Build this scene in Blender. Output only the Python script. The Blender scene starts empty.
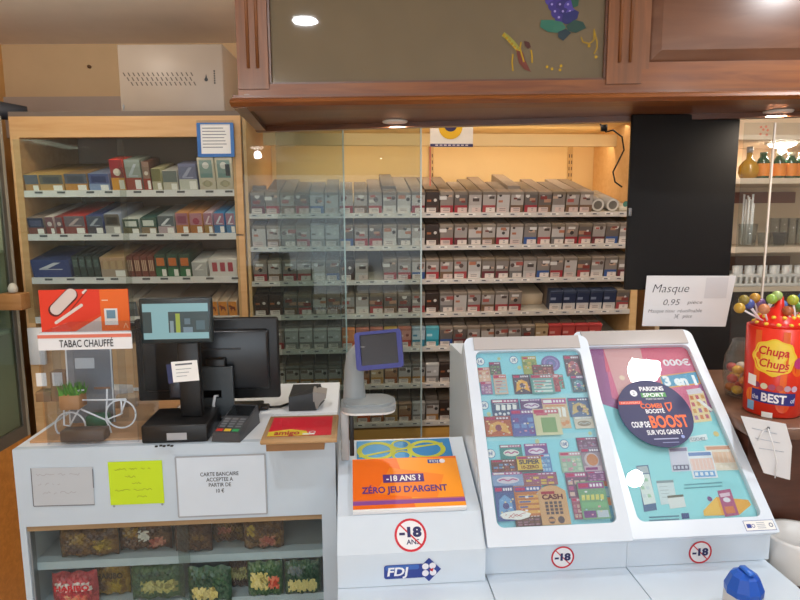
import bpy, bmesh, math, random
from mathutils import Matrix, Vector
sc = bpy.context.scene
col = sc.collection
random.seed(7)
PI = math.pi

# ------------------------------------------------------------------ camera
FPX = 600.0
PITCH = math.atan(82 / 600)
ROLL = 0.006
EYE = Vector((0, 0, 1.55))
_r0, _u0 = Vector((1, 0, 0)), Vector((0, math.sin(PITCH), math.cos(PITCH)))
CF = Vector((0, math.cos(PITCH), -math.sin(PITCH)))
CR = _r0 * math.cos(ROLL) - _u0 * math.sin(ROLL)
CU = _u0 * math.cos(ROLL) + _r0 * math.sin(ROLL)
cam = bpy.data.cameras.new('camera')
cam.lens = FPX * 36 / 800
cam.sensor_width = 36
cam.clip_start = 0.05
camo = bpy.data.objects.new('camera', cam)
col.objects.link(camo)
camo.matrix_world = Matrix(((CR.x, CU.x, -CF.x, EYE.x), (CR.y, CU.y, -CF.y, EYE.y), (CR.z, CU.z, -CF.z, EYE.z), (0, 0, 0, 1)))
sc.camera = camo

# ------------------------------------------------------------------ world and exposure
wd = bpy.data.worlds.new('daylight')
sc.world = wd
wd.use_nodes = True
wd.node_tree.nodes['Background'].inputs[0].default_value = (0.72, 0.86, 1.0, 1)
wd.node_tree.nodes['Background'].inputs[1].default_value = 1.6
vs = sc.view_settings
vs.view_transform = 'Standard'
vs.look = 'None'
vs.gamma = 1
vs.exposure = -0.22
vs.use_curve_mapping = False
CEIL_W = 9.0      # ceiling downlights
CAB_W = 1.9       # warm strip in the back cabinet
BACK_FILL_W = 2.6  # added ceiling lamps towards the back, out of view
DAY_W = 75.0       # daylight through the shop front

def area_light(name, loc, target, w, sx, sy, color):
    l = bpy.data.lights.new(name, 'AREA')
    l.shape = 'RECTANGLE'; l.size = sx; l.size_y = sy; l.energy = w; l.color = color
    o = bpy.data.objects.new(name, l); col.objects.link(o)
    o.location = loc
    o.rotation_euler = (Vector(target) - Vector(loc)).to_track_quat('-Z', 'Y').to_euler()
    return o

area_light('daylight_from_shop_front', (0.2, -4.45, 1.3), (0, 2, 1.5), DAY_W, 3.4, 1.8, (0.78, 0.9, 1.0))

# ------------------------------------------------------------------ photograph pixel -> place
def ray(px, py):
    return CR * ((px - 400) / FPX) + CU * ((300 - py) / FPX) + CF
def W(px, py, d):
    r = ray(px, py); return EYE + r * (d / r.y)
def on(px, py, z):
    r = ray(px, py); return EYE + r * ((z - EYE.z) / r.z)
def hit(px, py, M, yl):
    Mi = M.inverted(); o = Mi @ EYE; r = Mi.to_3x3() @ ray(px, py)
    return o + r * ((yl - o.y) / r.y)
def hitx(px, py, M, xl):
    Mi = M.inverted(); o = Mi @ EYE; r = Mi.to_3x3() @ ray(px, py)
    return o + r * ((xl - o.x) / r.x)
def hitz(px, py, M, zl):
    Mi = M.inverted(); o = Mi @ EYE; r = Mi.to_3x3() @ ray(px, py)
    return o + r * ((zl - o.z) / r.z)
def frame(loc, yaw=0):
    return Matrix.Translation(Vector(loc)) @ Matrix.Rotation(math.radians(yaw), 4, 'Z')
I4 = Matrix.Identity(4)

# ------------------------------------------------------------------ materials
def lin(h):
    h = h.lstrip('#')
    c = [int(h[i:i + 2], 16) / 255 for i in (0, 2, 4)]
    return tuple((x / 12.92 if x <= .04045 else ((x + .055) / 1.055) ** 2.4) for x in c) + (1,)
MATS = {}
def newmat(name):
    m = bpy.data.materials.new(name); m.use_nodes = True
    nt = m.node_tree
    return m, nt, nt.nodes['Principled BSDF']
def c(hexa, rough=0.5, metal=0.0, var=0.05, coat=0.0):
    """painted, printed or moulded surface with a faint uneven tone"""
    k = ('c', hexa, rough, metal, var, coat)
    if k in MATS: return MATS[k]
    m, nt, b = newmat('surface_' + hexa.lstrip('#'))
    b.inputs['Roughness'].default_value = rough
    b.inputs['Metallic'].default_value = metal
    b.inputs['Coat Weight'].default_value = coat
    col_ = lin(hexa)
    tc = nt.nodes.new('ShaderNodeTexCoord')
    nz = nt.nodes.new('ShaderNodeTexNoise'); nz.inputs['Scale'].default_value = 9; nz.inputs['Detail'].default_value = 2
    mx = nt.nodes.new('ShaderNodeMixRGB')
    mx.inputs[1].default_value = tuple(x * (1 - var) for x in col_[:3]) + (1,)
    mx.inputs[2].default_value = tuple(min(1, x * (1 + var)) for x in col_[:3]) + (1,)
    nt.links.new(tc.outputs['Object'], nz.inputs['Vector'])
    nt.links.new(nz.outputs['Fac'], mx.inputs[0])
    nt.links.new(mx.outputs[0], b.inputs['Base Color'])
    MATS[k] = m
    return m
def wood(a, b_, rough=0.4, scale=(1.2, 14, 14), coat=0.0):
    k = ('w', a, b_, rough, scale, coat)
    if k in MATS: return MATS[k]
    m, nt, b = newmat('wood_' + a.lstrip('#'))
    b.inputs['Roughness'].default_value = rough
    b.inputs['Coat Weight'].default_value = coat
    b.inputs['Coat Roughness'].default_value = 0.18
    tc = nt.nodes.new('ShaderNodeTexCoord')
    mp = nt.nodes.new('ShaderNodeMapping'); mp.inputs['Scale'].default_value = scale
    nz = nt.nodes.new('ShaderNodeTexNoise'); nz.inputs['Scale'].default_value = 3.2; nz.inputs['Detail'].default_value = 7; nz.inputs['Distortion'].default_value = .7
    rp = nt.nodes.new('ShaderNodeValToRGB')
    rp.color_ramp.elements[0].position = .3; rp.color_ramp.elements[1].position = .7
    rp.color_ramp.elements[0].color = lin(a); rp.color_ramp.elements[1].color = lin(b_)
    nt.links.new(tc.outputs['Object'], mp.inputs['Vector']); nt.links.new(mp.outputs[0], nz.inputs['Vector'])
    nt.links.new(nz.outputs['Fac'], rp.inputs[0]); nt.links.new(rp.outputs[0], b.inputs['Base Color'])
    MATS[k] = m
    return m
def glass(tint='#ffffff', ior=1.45, rough=0.0, name='clear_glass', haze=0.0):
    k = ('g', tint, ior, rough, name, haze)
    if k in MATS: return MATS[k]
    m = bpy.data.materials.new(name); m.use_nodes = True
    nt = m.node_tree; nt.nodes.clear()
    out = nt.nodes.new('ShaderNodeOutputMaterial')
    tr = nt.nodes.new('ShaderNodeBsdfTransparent'); tr.inputs[0].default_value = lin(tint)
    gl = nt.nodes.new('ShaderNodeBsdfGlossy'); gl.inputs['Roughness'].default_value = rough
    fr = nt.nodes.new('ShaderNodeFresnel'); fr.inputs[0].default_value = ior
    ge = nt.nodes.new('ShaderNodeNewGeometry')
    iv = nt.nodes.new('ShaderNodeMath'); iv.operation = 'SUBTRACT'; iv.inputs[0].default_value = 1
    mu = nt.nodes.new('ShaderNodeMath'); mu.operation = 'MULTIPLY'
    mx = nt.nodes.new('ShaderNodeMixShader')
    nt.links.new(ge.outputs['Backfacing'], iv.inputs[1])
    nt.links.new(fr.outputs[0], mu.inputs[0]); nt.links.new(iv.outputs[0], mu.inputs[1])
    nt.links.new(mu.outputs[0], mx.inputs[0])
    first = tr.outputs[0]
    if haze:
        df = nt.nodes.new('ShaderNodeBsdfDiffuse'); df.inputs[0].default_value = (.8, .8, .8, 1)
        m2 = nt.nodes.new('ShaderNodeMixShader'); m2.inputs[0].default_value = haze
        nt.links.new(tr.outputs[0], m2.inputs[1]); nt.links.new(df.outputs[0], m2.inputs[2]); first = m2.outputs[0]
    nt.links.new(first, mx.inputs[1]); nt.links.new(gl.outputs[0], mx.inputs[2])
    nt.links.new(mx.outputs[0], out.inputs[0])
    MATS[k] = m
    return m
def emit(hexa, strength, name='lit_surface'):
    k = ('e', hexa, strength)
    if k in MATS: return MATS[k]
    m, nt, b = newmat(name)
    b.inputs['Base Color'].default_value = (0.02, 0.02, 0.02, 1)
    b.inputs['Emission Color'].default_value = lin(hexa)
    b.inputs['Emission Strength'].default_value = strength
    b.inputs['Roughness'].default_value = 0.25
    MATS[k] = m
    return m

def mottle(a, b_, d, scale=70):
    k = ('m', a, b_, d, scale)
    if k in MATS: return MATS[k]
    m, nt, b = newmat('sweets_' + a.lstrip('#'))
    b.inputs['Roughness'].default_value = .3
    tc = nt.nodes.new('ShaderNodeTexCoord'); vo = nt.nodes.new('ShaderNodeTexVoronoi'); vo.inputs['Scale'].default_value = scale
    sp = nt.nodes.new('ShaderNodeSeparateColor'); rp = nt.nodes.new('ShaderNodeValToRGB')
    rp.color_ramp.elements[0].color = lin(a); rp.color_ramp.elements[0].position = .2
    rp.color_ramp.elements[1].color = lin(d); rp.color_ramp.elements[1].position = .85
    e = rp.color_ramp.elements.new(.5); e.color = lin(b_)
    nt.links.new(tc.outputs['Object'], vo.inputs['Vector']); nt.links.new(vo.outputs['Color'], sp.inputs[0]); nt.links.new(sp.outputs[0], rp.inputs[0]); nt.links.new(rp.outputs[0], b.inputs['Base Color'])
    MATS[k] = m
    return m

# ------------------------------------------------------------------ mesh builder
def pale(h, k=.22):  # blends ticket colours towards lavender, painting in the haze of the cover glass
    h = h.lstrip('#'); a = [int(h[i:i + 2], 16) for i in (0, 2, 4)]; t = (226, 220, 228)
    return '#%02x%02x%02x' % tuple(round(x + (y - x) * k) for x, y in zip(a, t))
TEXTS = {}
def text_geo(s, bold):
    k = (s, bold)
    if k in TEXTS: return TEXTS[k]
    cu = bpy.data.curves.new('lettering', 'FONT'); cu.body = s; cu.resolution_u = 3; cu.offset = bold
    o = bpy.data.objects.new('lettering', cu); col.objects.link(o)
    dg = bpy.context.evaluated_depsgraph_get()
    me = bpy.data.meshes.new_from_object(o.evaluated_get(dg))
    vs_ = [(v.co.x, v.co.y) for v in me.vertices]; fs = [tuple(p.vertices) for p in me.polygons]
    bpy.data.objects.remove(o); bpy.data.curves.remove(cu); bpy.data.meshes.remove(me)
    TEXTS[k] = (vs_, fs)
    return TEXTS[k]

class MB:
    def __init__(s, M=I4):
        s.M = M; s.T = I4.copy(); s.v = []; s.f = []; s.mi = []; s.sm = []; s.mats = []
    def add(s, vs_, fs, m, smooth=False):
        if m not in s.mats: s.mats.append(m)
        k = s.mats.index(m); n = len(s.v); T = s.T
        s.v.extend(T @ Vector(v) for v in vs_)
        for f in fs:
            s.f.append(tuple(i + n for i in f)); s.mi.append(k); s.sm.append(smooth)
        return s
    def hexa(s, p, m):
        """eight corners: bottom loop of four, then top loop of four"""
        return s.add(p, [(3, 2, 1, 0), (4, 5, 6, 7), (0, 1, 5, 4), (1, 2, 6, 5), (2, 3, 7, 6), (3, 0, 4, 7)], m)
    def box(s, x0, y0, z0, x1, y1, z1, m, bev=0.0, seg=2):
        x0, x1 = min(x0, x1), max(x0, x1); y0, y1 = min(y0, y1), max(y0, y1); z0, z1 = min(z0, z1), max(z0, z1)
        P = [(x0, y0, z0), (x1, y0, z0), (x1, y1, z0), (x0, y1, z0), (x0, y0, z1), (x1, y0, z1), (x1, y1, z1), (x0, y1, z1)]
        if not bev: return s.hexa(P, m)
        bm = bmesh.new(); V = [bm.verts.new(p) for p in P]
        for f in [(3, 2, 1, 0), (4, 5, 6, 7), (0, 1, 5, 4), (1, 2, 6, 5), (2, 3, 7, 6), (3, 0, 4, 7)]: bm.faces.new([V[i] for i in f])
        bev = min(bev, .48 * min(x1 - x0, y1 - y0, z1 - z0))
        bmesh.ops.bevel(bm, geom=list(bm.edges), offset=bev, segments=seg, profile=.5, affect='EDGES')
        bm.verts.index_update()
        s.add([v.co.copy() for v in bm.verts], [tuple(v.index for v in f.verts) for f in bm.faces], m, True)
        bm.free(); return s
    def prism(s, prof, x0, x1, m):
        """profile of (y, z) points, counter-clockwise seen from -x, drawn out along x"""
        n = len(prof)
        vs_ = [(x0, y, z) for y, z in prof] + [(x1, y, z) for y, z in prof]
        fs = [tuple(range(n)), tuple(range(2 * n - 1, n - 1, -1))] + [(i, i + n, (i + 1) % n + n, (i + 1) % n) for i in range(n)]
        return s.add(vs_, fs, m)
    def slab(s, poly, z0, z1, m):
        """plan outline of (x, y) points between two heights"""
        n = len(poly)
        vs_ = [(x, y, z0) for x, y in poly] + [(x, y, z1) for x, y in poly]
        fs = [tuple(range(n - 1, -1, -1)), tuple(range(n, 2 * n))] + [(i, (i + 1) % n, (i + 1) % n + n, i + n) for i in range(n)]
        return s.add(vs_, fs, m)
    def poly(s, pts, m, w=0.0):
        return s.add([(p[0], p[1], w) for p in pts], [tuple(range(len(pts)))], m)
    def rect(s, u0, v0, u1, v1, m, w=0.0):
        return s.poly([(u0, v0), (u1, v0), (u1, v1), (u0, v1)], m, w)
    def disc(s, u, v, r, m, w=0.0, n=28, rv=None):
        rv = rv or r
        return s.poly([(u + r * math.cos(2 * PI * i / n), v + rv * math.sin(2 * PI * i / n)) for i in range(n)], m, w)
    def ring(s, u, v, r0, r1, m, w=0.0, n=32):
        a = [(math.cos(2 * PI * i / n), math.sin(2 * PI * i / n)) for i in range(n)]
        vs_ = [(u + r0 * x, v + r0 * y, w) for x, y in a] + [(u + r1 * x, v + r1 * y, w) for x, y in a]
        return s.add(vs_, [(i, (i + 1) % n, (i + 1) % n + n, i + n) for i in range(n)], m)
    def line(s, pts, t, m, w=0.0):
        for (a, b) in zip(pts[:-1], pts[1:]):
            d = Vector((b[0] - a[0], b[1] - a[1])); 
            if d.length < 1e-9: continue
            q = Vector((-d.y, d.x)).normalized() * t / 2
            s.poly([(a[0] - q.x, a[1] - q.y), (b[0] - q.x, b[1] - q.y), (b[0] + q.x, b[1] + q.y), (a[0] + q.x, a[1] + q.y)], m, w)
        return s
    def text(s, body, u, v, h, m, w=0.0, width=None, bold=0.0, align='c', shear=0.0):
        """one line of lettering: capital height h, centre (or start) at u, baseline v"""
        vs_, fs = text_geo(body, bold)
        if not vs_: return s
        xs = [p[0] for p in vs_]; x0, x1 = min(xs), max(xs)
        k = h / 0.70; kx = k if width is None else width / (x1 - x0)
        off = u - (kx * (x1 - x0) / 2 if align == 'c' else 0)
        return s.add([(off + (x - x0) * kx + shear * y * k, v + y * k, w) for x, y in vs_], fs, m)
    def tube(s, pts, r, m, n=8, cap=True):
        pts = [Vector(p) for p in pts]; k = len(pts); rr = r if isinstance(r, (list, tuple)) else [r] * k
        rings = []; up = None
        for i, p in enumerate(pts):
            d = (pts[min(i + 1, k - 1)] - pts[max(i - 1, 0)]).normalized()
            if up is None: up = Vector((0, 0, 1)) if abs(d.z) < .9 else Vector((1, 0, 0))
            a = d.cross(up).normalized(); b = a.cross(d).normalized(); up = b
            rings += [p + (a * math.cos(2 * PI * j / n) + b * math.sin(2 * PI * j / n)) * rr[i] for j in range(n)]
        fs = [(i * n + j, i * n + (j + 1) % n, (i + 1) * n + (j + 1) % n, (i + 1) * n + j) for i in range(k - 1) for j in range(n)]
        if cap: fs += [tuple(range(n - 1, -1, -1)), tuple(range((k - 1) * n, k * n))]
        return s.add(rings, fs, m, True)
    def lathe(s, prof, cx, cy, cz, m, n=24, smooth=True):
        """profile of (radius, height)"""
        k = len(prof)
        vs_ = [(cx + r * math.cos(2 * PI * j / n), cy + r * math.sin(2 * PI * j / n), cz + z) for r, z in prof for j in range(n)]
        fs = [(i * n + j, i * n + (j + 1) % n, (i + 1) * n + (j + 1) % n, (i + 1) * n + j) for i in range(k - 1) for j in range(n)]
        if prof[0][0] > 1e-6: fs.append(tuple(range(n - 1, -1, -1)))
        if prof[-1][0] > 1e-6: fs.append(tuple(range((k - 1) * n, k * n)))
        return s.add(vs_, fs, m, smooth)
    def ball(s, p, r, m, n=14, sq=1.0):
        return s.lathe([(max(1e-7, r * math.sin(PI * i / 9)), -r * sq * math.cos(PI * i / 9)) for i in range(10)], p[0], p[1], p[2], m, n)
    def plate(s, outer, inner, w0, w1, m):
        """flat ring between two loops with the same number of points, from height w0 to w1"""
        n = len(outer)
        vs_ = [(x, y, w1) for x, y in outer] + [(x, y, w1) for x, y in inner] + [(x, y, w0) for x, y in outer] + [(x, y, w0) for x, y in inner]
        fs = []
        for i in range(n):
            j = (i + 1) % n
            fs += [(i, j, j + n, i + n), (i + 2 * n, j + 2 * n, j, i), (i + n, j + n, j + 3 * n, i + 3 * n), (j + 2 * n, i + 2 * n, i + 3 * n, j + 3 * n)]
        return s.add(vs_, fs, m)

WM = {}
def props(o, label=None, cat=None, group=None, kind=None):
    if label: o['label'] = label
    if cat: o['category'] = cat
    if group: o['group'] = group
    if kind: o['kind'] = kind
    return o
def mesh_of(name, mb, Oi):
    me = bpy.data.meshes.new(name)
    A = Oi @ mb.M
    me.from_pydata([A @ v for v in mb.v], [], mb.f)
    for m in mb.mats: me.materials.append(m)
    me.polygons.foreach_set('material_index', mb.mi)
    me.polygons.foreach_set('use_smooth', mb.sm)
    me.update()
    return me
def thing(name, M, label=None, cat=None, group=None, kind=None):
    o = bpy.data.objects.new(name, None); col.objects.link(o)
    o.empty_display_size = .05
    o.matrix_world = M; WM[o.name] = M.copy()
    return props(o, label, cat, group, kind)
def build(name, mb, parent=None, label=None, cat=None, group=None, kind=None):
    if parent is not None:
        O = WM[parent.name]
    else:
        xs = [v.x for v in mb.v]; ys = [v.y for v in mb.v]; zs = [v.z for v in mb.v]
        O = mb.M @ Matrix.Translation(Vector(((min(xs) + max(xs)) / 2, (min(ys) + max(ys)) / 2, min(zs))))
    o = bpy.data.objects.new(name, mesh_of(name, mb, O.inverted())); col.objects.link(o)
    if parent is not None: o.parent = parent
    else: o.matrix_world = O
    WM[o.name] = O.copy()
    return props(o, label, cat, group, kind)
def at(M, x=0, y=0, z=0):
    return M @ Matrix.Translation(Vector((x, y, z)))
def rrect(u0, v0, u1, v1, r, k=5, rt=None):
    """rounded rectangle loop, counter-clockwise from the lower right corner"""
    rt = r if rt is None else rt
    out = []
    for (cx, cy, a0, rr) in ((u1 - r, v0 + r, -90, r), (u1 - rt, v1 - rt, 0, rt), (u0 + rt, v1 - rt, 90, rt), (u0 + r, v0 + r, 180, r)):
        for i in range(k + 1):
            a = math.radians(a0 + 90 * i / k)
            out.append((cx + rr * math.cos(a), cy + rr * math.sin(a)))
    return out
ORD = ['first', 'second', 'third', 'fourth', 'fifth', 'sixth', 'seventh', 'eighth', 'ninth', 'tenth', 'eleventh', 'twelfth', 'thirteenth', 'fourteenth',
       'fifteenth', 'sixteenth', 'seventeenth', 'eighteenth', 'nineteenth', 'twentieth', 'twenty-first', 'twenty-second', 'twenty-third', 'twenty-fourth',
       'twenty-fifth', 'twenty-sixth', 'twenty-seventh', 'twenty-eighth', 'twenty-ninth', 'thirtieth']

# common colours
WHITE = c('#eef0f4', .35)
OFFWHITE = c('#e4e2dc', .45)
PAPER = c('#f1f1ee', .8)
CREAM = c('#e9d3a0', .6)
BLACK = c('#0d0d0f', .42)
DARK = c('#2b2d30', .4)
GREY = c('#8d9296', .45)
RAIL = c('#dfe0e2', .3)
INK = c('#23242c', .7)
NAVY = c('#26275e', .5)
FDJBLUE = c('#2a3f92', .45)
RED = c('#cc1f35', .5)
BIRCH = wood('#c99c68', '#d6ae7c', .5)
OAKDARK = wood('#70380c', '#8e521c', .42, (1.5, 18, 18), .15)
MAHOG = wood('#4f2c1a', '#6c4229', .35, (1.5, 16, 16), .4)
GLASS = glass()
ACRYLIC = glass('#f4f7fa', 1.35, 0, 'clear_acrylic', .012)

# ------------------------------------------------------------------ room
YW = 3.04
ZC = W(75, 44, YW).z
XL, XR, YF = -1.92, 5.0, -4.6
wallm = c('#d6b68c', .8); ceilm = c('#f5e8de', .85)
def struct(name, mb): return build(name, mb, kind='structure')
tile = wood('#d2cbc2', '#dcd6ce', .5, (3, 3, 3))
struct('floor', MB().box(XL, YF, -.1, XR, YW, 0, tile))
struct('ceiling', MB().box(XL, YF, ZC, XR, YW, ZC + .1, ceilm))
struct('wall_back', MB().box(XL - .1, YW, 0, XR + .1, YW + .1, ZC, wallm))
struct('wall_left', MB().box(XL - .1, YF, 0, XL, YW, ZC, c('#d6a566', .75)))
struct('wall_right', MB().box(XR, YF, 0, XR + .1, YW, ZC, wallm))
fw = MB()
dx0, dx1, wx0, wx1 = -1.75, -.75, -.35, 2.6
for (a, b, z0, z1) in ((XL, dx0, 0, ZC), (dx1, wx0, 0, ZC), (wx1, XR, 0, ZC), (dx0, dx1, 2.2, ZC), (wx0, wx1, 2.2, ZC), (wx0, wx1, 0, .8)):
    fw.box(a, YF - .1, z0, b, YF, z1, wallm)
struct('wall_front', fw)
def glazed(name, x0, x1, z0, z1):
    m = MB(); t = .06
    for (a, b, d, e) in ((x0, x0 + t, z0, z1), (x1 - t, x1, z0, z1), (x0 + t, x1 - t, z0, z0 + t), (x0 + t, x1 - t, z1 - t, z1)):
        m.box(a, YF - .08, d, b, YF - .02, e, c('#c9ccd0', .4))
    f = struct(name, m)
    build('pane', MB().box(x0 + t, YF - .055, z0 + t, x1 - t, YF - .045, z1 - t, GLASS), f)
glazed('door_1', dx0, dx1, 0, 2.2)
glazed('window_1', wx0, wx1, .8, 2.2)

# ------------------------------------------------------------------ frames of the fittings
FL = frame((W(19, 236, 2.40).x, 2.40, 0), 0.4)             # left cigarette cabinet
FB = frame((W(246, 216, 2.42).x, 2.42, 0), 4.5)            # back cabinet
_k = W(235, 104, 1.60); FK = frame((_k.x, _k.y, 0), -2.2)  # wooden canopy
_k = W(12, 450, 1.36); FC = frame((_k.x, _k.y, 0), 4.3)    # till counter
_k = W(338, 588, 1.22); FD = frame((_k.x, _k.y, 0), 4.5)   # lottery counter
TILT = math.radians(13)

# ------------------------------------------------------------------ left cabinet
lc = thing('cigarette_cabinet', FL, 'pale birch cabinet of tobacco shelves below the white vented metal box', 'cabinet')
def zl(px, py, M=FL, y=0): return hit(px, py, M, y).z
LX1 = hit(244, 220, FL, 0).x
LZT = zl(120, 116)
LPOST = hit(27, 300, FL, 0).x - 0
pw = .034
m = MB(FL); m.box(0, 0, 0, pw, .62, LZT, BIRCH); build('side_panel', m, lc)
m = MB(FL); m.box(LX1 - pw, 0, 0, LX1, .46, LZT, BIRCH); build('side_panel', m, lc)
m = MB(FL); m.box(pw, 0, zl(120, 137), LX1 - pw, .03, LZT, BIRCH); build('top_rail', m, lc)
m = MB(FL); m.box(0, 0, LZT, LX1, .62, LZT + .018, c('#6f6258', .6)); build('top_board', m, lc)
m = MB(FL); m.box(pw, .44, 0, LX1 - pw, .455, LZT, c('#8b7a6c', .7)); build('back_panel', m, lc)
m = MB(FL); m.box(pw, .03, 0, LX1 - pw, .44, zl(120, 345), BIRCH); build('base_unit', m, lc)
LZ = [zl(130, y) for y in (191, 234.5, 278, 317.5)]
for z in LZ:
    m = MB(FL); h = .42 * math.tan(TILT)
    m.hexa([(pw, .01, z - .012), (LX1 - pw, .01, z - .012), (LX1 - pw, .43, z - .012 + h), (pw, .43, z - .012 + h),
            (pw, .01, z), (LX1 - pw, .01, z), (LX1 - pw, .43, z + h), (pw, .43, z + h)], c('#9b938c', .5))
    s = build('shelf', m, lc)
    m = MB(FL); m.box(pw, .002, z - .022, LX1 - pw, .01, z + .004, RAIL)
    for i in range(9):
        x = pw + .05 + i * .095 + random.uniform(-.02, .02)
        m.box(x, .0, z - .008, x + .03, .003, z, c('#555a60', .6))
    build('price_rail', m, s, label='white shelf edge rail with small price tags')

def on_shelf(M, z, x, y=.012):
    """matrix of a point on a sloped shelf of a cabinet"""
    return M @ Matrix.Translation((x, y, z + .0015 + (y - .01) * math.tan(TILT))) @ Matrix.Rotation(TILT, 4, 'X')
def carton(w, h, d, top, front, tray=None, mark=None, kind=0):
    m = MB()
    m.box(0, 0, 0, w, d, h, top, .0015, 1)
    T = Matrix(((1, 0, 0, 0), (0, 0, -1, -.0004), (0, 1, 0, 0), (0, 0, 0, 1)))
    m.T = T
    m.rect(.001, .001, w - .001, h - .001, front, .0002)
    if mark: 
        if kind == 0: m.rect(w * .15, h * .5, w * .85, h * .85, mark, .0006)
        elif kind == 1:
            for i in range(3): m.rect(w * (.12 + .28 * i), h * .3, w * (.3 + .28 * i), h * .82, mark, .0006)
        elif kind == 2: m.disc(w / 2, h * .6, min(w, h) * .27, mark, .0006)
        elif kind == 3:
            m.poly([(w * .18, h * .5), (w * .42, h * .52), (w * .78, h * .86), (w * .6, h * .86)], mark, .0006); m.rect(w * .2, h * .46, w * .8, h * .5, mark, .0007)
        elif kind == 4:
            m.poly([(w * .2, h * .55), (w * .35, h * .7), (w * .75, h * .62), (w * .8, h * .4), (w * .7, h * .3), (w * .62, h * .48), (w * .4, h * .46), (w * .3, h * .28)], mark, .0006); m.disc(w * .22, h * .68, h * .07, mark, .0007, 10)
    if tray:
        m.rect(0, 0, w, h * .42, tray, .0009)
        m.rect(w * .55, h * .05, w * .93, h * .35, PAPER, .0012)
    return m
def put_carton(row, px0, px1, ytop, d, label, top, front, tray=None, mark=None, kind=0, name='tobacco_carton', cat='carton', group=None):
    z = LZ[row]
    x0 = max(hit(px0, ytop, FL, .012).x + .001, pw + .003); x1 = min(hit(px1, ytop, FL, .012).x - .001, LX1 - pw - .003)
    h = hit(px0, ytop, FL, .012).z - z
    mb = carton(x1 - x0, h, d, top, front, tray, mark, kind)
    mb.M = on_shelf(FL, z, x0)
    build(name, mb, None, label, cat, group)
tanT = c('#c9a25e', .6); bge = c('#bd9468', .6); gbl = c('#5b6274', .5); lav = c('#8a96b8', .5)
G1 = 'cartons on the upper birch shelf'
put_carton(0, 25, 39.5, 175, .30, 'dark-fronted carton with ochre top at the post end of upper shelf', tanT, gbl, c('#b98a55'), None, group=G1)
put_carton(0, 40, 64, 175, .30, 'wide ochre-topped carton, second from the post on upper shelf', tanT, c('#6a665f'), c('#c39a60'), c('#4a4d55'), group=G1)
put_carton(0, 65, 88, 174, .28, 'brown-topped carton with orange patch, third from post on upper shelf', c('#a88660'), c('#565d70'), c('#c58b3c'), c('#3d4658'), group=G1)
put_carton(0, 89, 110, 174, .26, 'lavender-topped carton with blue front on the upper birch shelf', lav, c('#4d5d92'), c('#8aa0c8'), c('#2c3b6e'), group=G1)
put_carton(0, 111, 125, 160, .10, 'tall red-topped tobacco pack with pale badge on upper birch shelf', c('#e0483c'), c('#8b2f35'), c('#d99a3a'), c('#d8d2c4'), 2, group=G1)
put_carton(0, 126, 142, 160, .12, 'tall grey-green pouch box beside the red-topped pack', c('#8f9a90'), c('#95a19a'), c('#9c4438'), c('#b9c3cc'), 3, group=G1)
put_carton(0, 143, 151, 162, .12, 'narrow brown and white pack on the upper birch shelf', c('#6d4b41'), c('#8e7467'), c('#9a3d32'), c('#d8cfc2'), 2, group=G1)
put_carton(0, 152, 162, 169, .16, 'narrow olive pack with cream top on the upper birch shelf', c('#cfc79c'), c('#7c7a52'), c('#b8b49a'), None, group=G1)
put_carton(0, 163, 178, 171, .20, 'white-topped grey pack on the upper birch shelf', c('#dcd9d2'), c('#6d7a78'), c('#c3bfae'), None, group=G1)
put_carton(0, 179, 197.5, 164, .08, 'slate blue pouch with pale mark on the upper birch shelf', c('#6a7090'), c('#747c9c'), c('#c9ccc0'), c('#a7b0cc'), 3, group=G1)
for i, (a, b, t) in enumerate(((198.5, 215, 'whose picture shows a pale face, nearer the slate pouch'), (216, 233, 'whose picture has a dark corner, beside the cabinet post'))):
    z = LZ[0]; x0 = hit(a, 160, FL, .012).x; x1 = min(hit(b, 160, FL, .012).x, LX1 - pw - .003); h = zl(a, 158, FL, .012) - z
    mb = MB(on_shelf(FL, z, x0, .014)); w = x1 - x0
    mb.box(0, 0, 0, w, .05, h, c('#d9d2be', .5), .002, 1)
    mb.T = Matrix(((1, 0, 0, 0), (0, 0, -1, -.0004), (0, 1, 0, 0), (0, 0, 0, 1)))
    mb.rect(w * .12, h * .38, w * .88, h * .92, c('#8ba7a4', .4), .0005)
    mb.disc(w * .5, h * .76, w * .2, c('#dfe3e0'), .0009)
    mb.rect(w * .14, h * .4, w * .86, h * .52, c('#6f9696'), .0012)
    if i: mb.rect(w * .6, h * .44, w * .86, h * .8, c('#33404c'), .0014)
    mb.disc(w / 2, h * .2, w * .32, c('#b9b497'), .0006, rv=h * .09)
    mb.ring(w / 2, h * .2, w * .18, w * .2, c('#7d7a64'), .001)
    build('framed_tobacco_tin', mb, None, 'cream upright tin ' + t, 'tin', 'pair of cream tins below the blue notice')
G2 = 'cartons on the second birch shelf'
rwh = c('#d9c9c4')
put_carton(1, 23, 45, 218, .28, 'navy-fronted carton with grey top at the post end of second shelf', c('#8d7a72'), c('#2f3454'), c('#7e4a45'), c('#4d5478'), group=G2)
put_carton(1, 46, 55, 217, .28, 'narrow red pack with white edge, second from the post on second shelf', rwh, c('#7e5560'), c('#7f3d3c'), c('#cfc4c4'), 2, group=G2)
put_carton(1, 56, 64, 217, .28, 'narrow crimson-topped pack, third from the post on second shelf', c('#a04040'), c('#6d5560'), c('#86413f'), c('#cbbcbc'), 2, group=G2)
put_carton(1, 65, 86, 216, .28, 'wide bright red-topped carton on the second birch shelf', c('#c23f3c'), c('#6d6470'), c('#8c4a48'), c('#b9a9a9'), 3, group=G2)
put_carton(1, 87, 104, 216, .28, 'indigo-topped carton on the second birch shelf', c('#434f86'), c('#4a566c'), c('#4d4a55'), c('#a7b0bd'), 3, group=G2)
put_carton(1, 105, 121, 214, .24, 'pale grey-topped pack with dark window on the second birch shelf', c('#a7b0c4'), c('#5d5a54'), c('#b5b4b0'), c('#2f2c2a'), group=G2)
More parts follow.
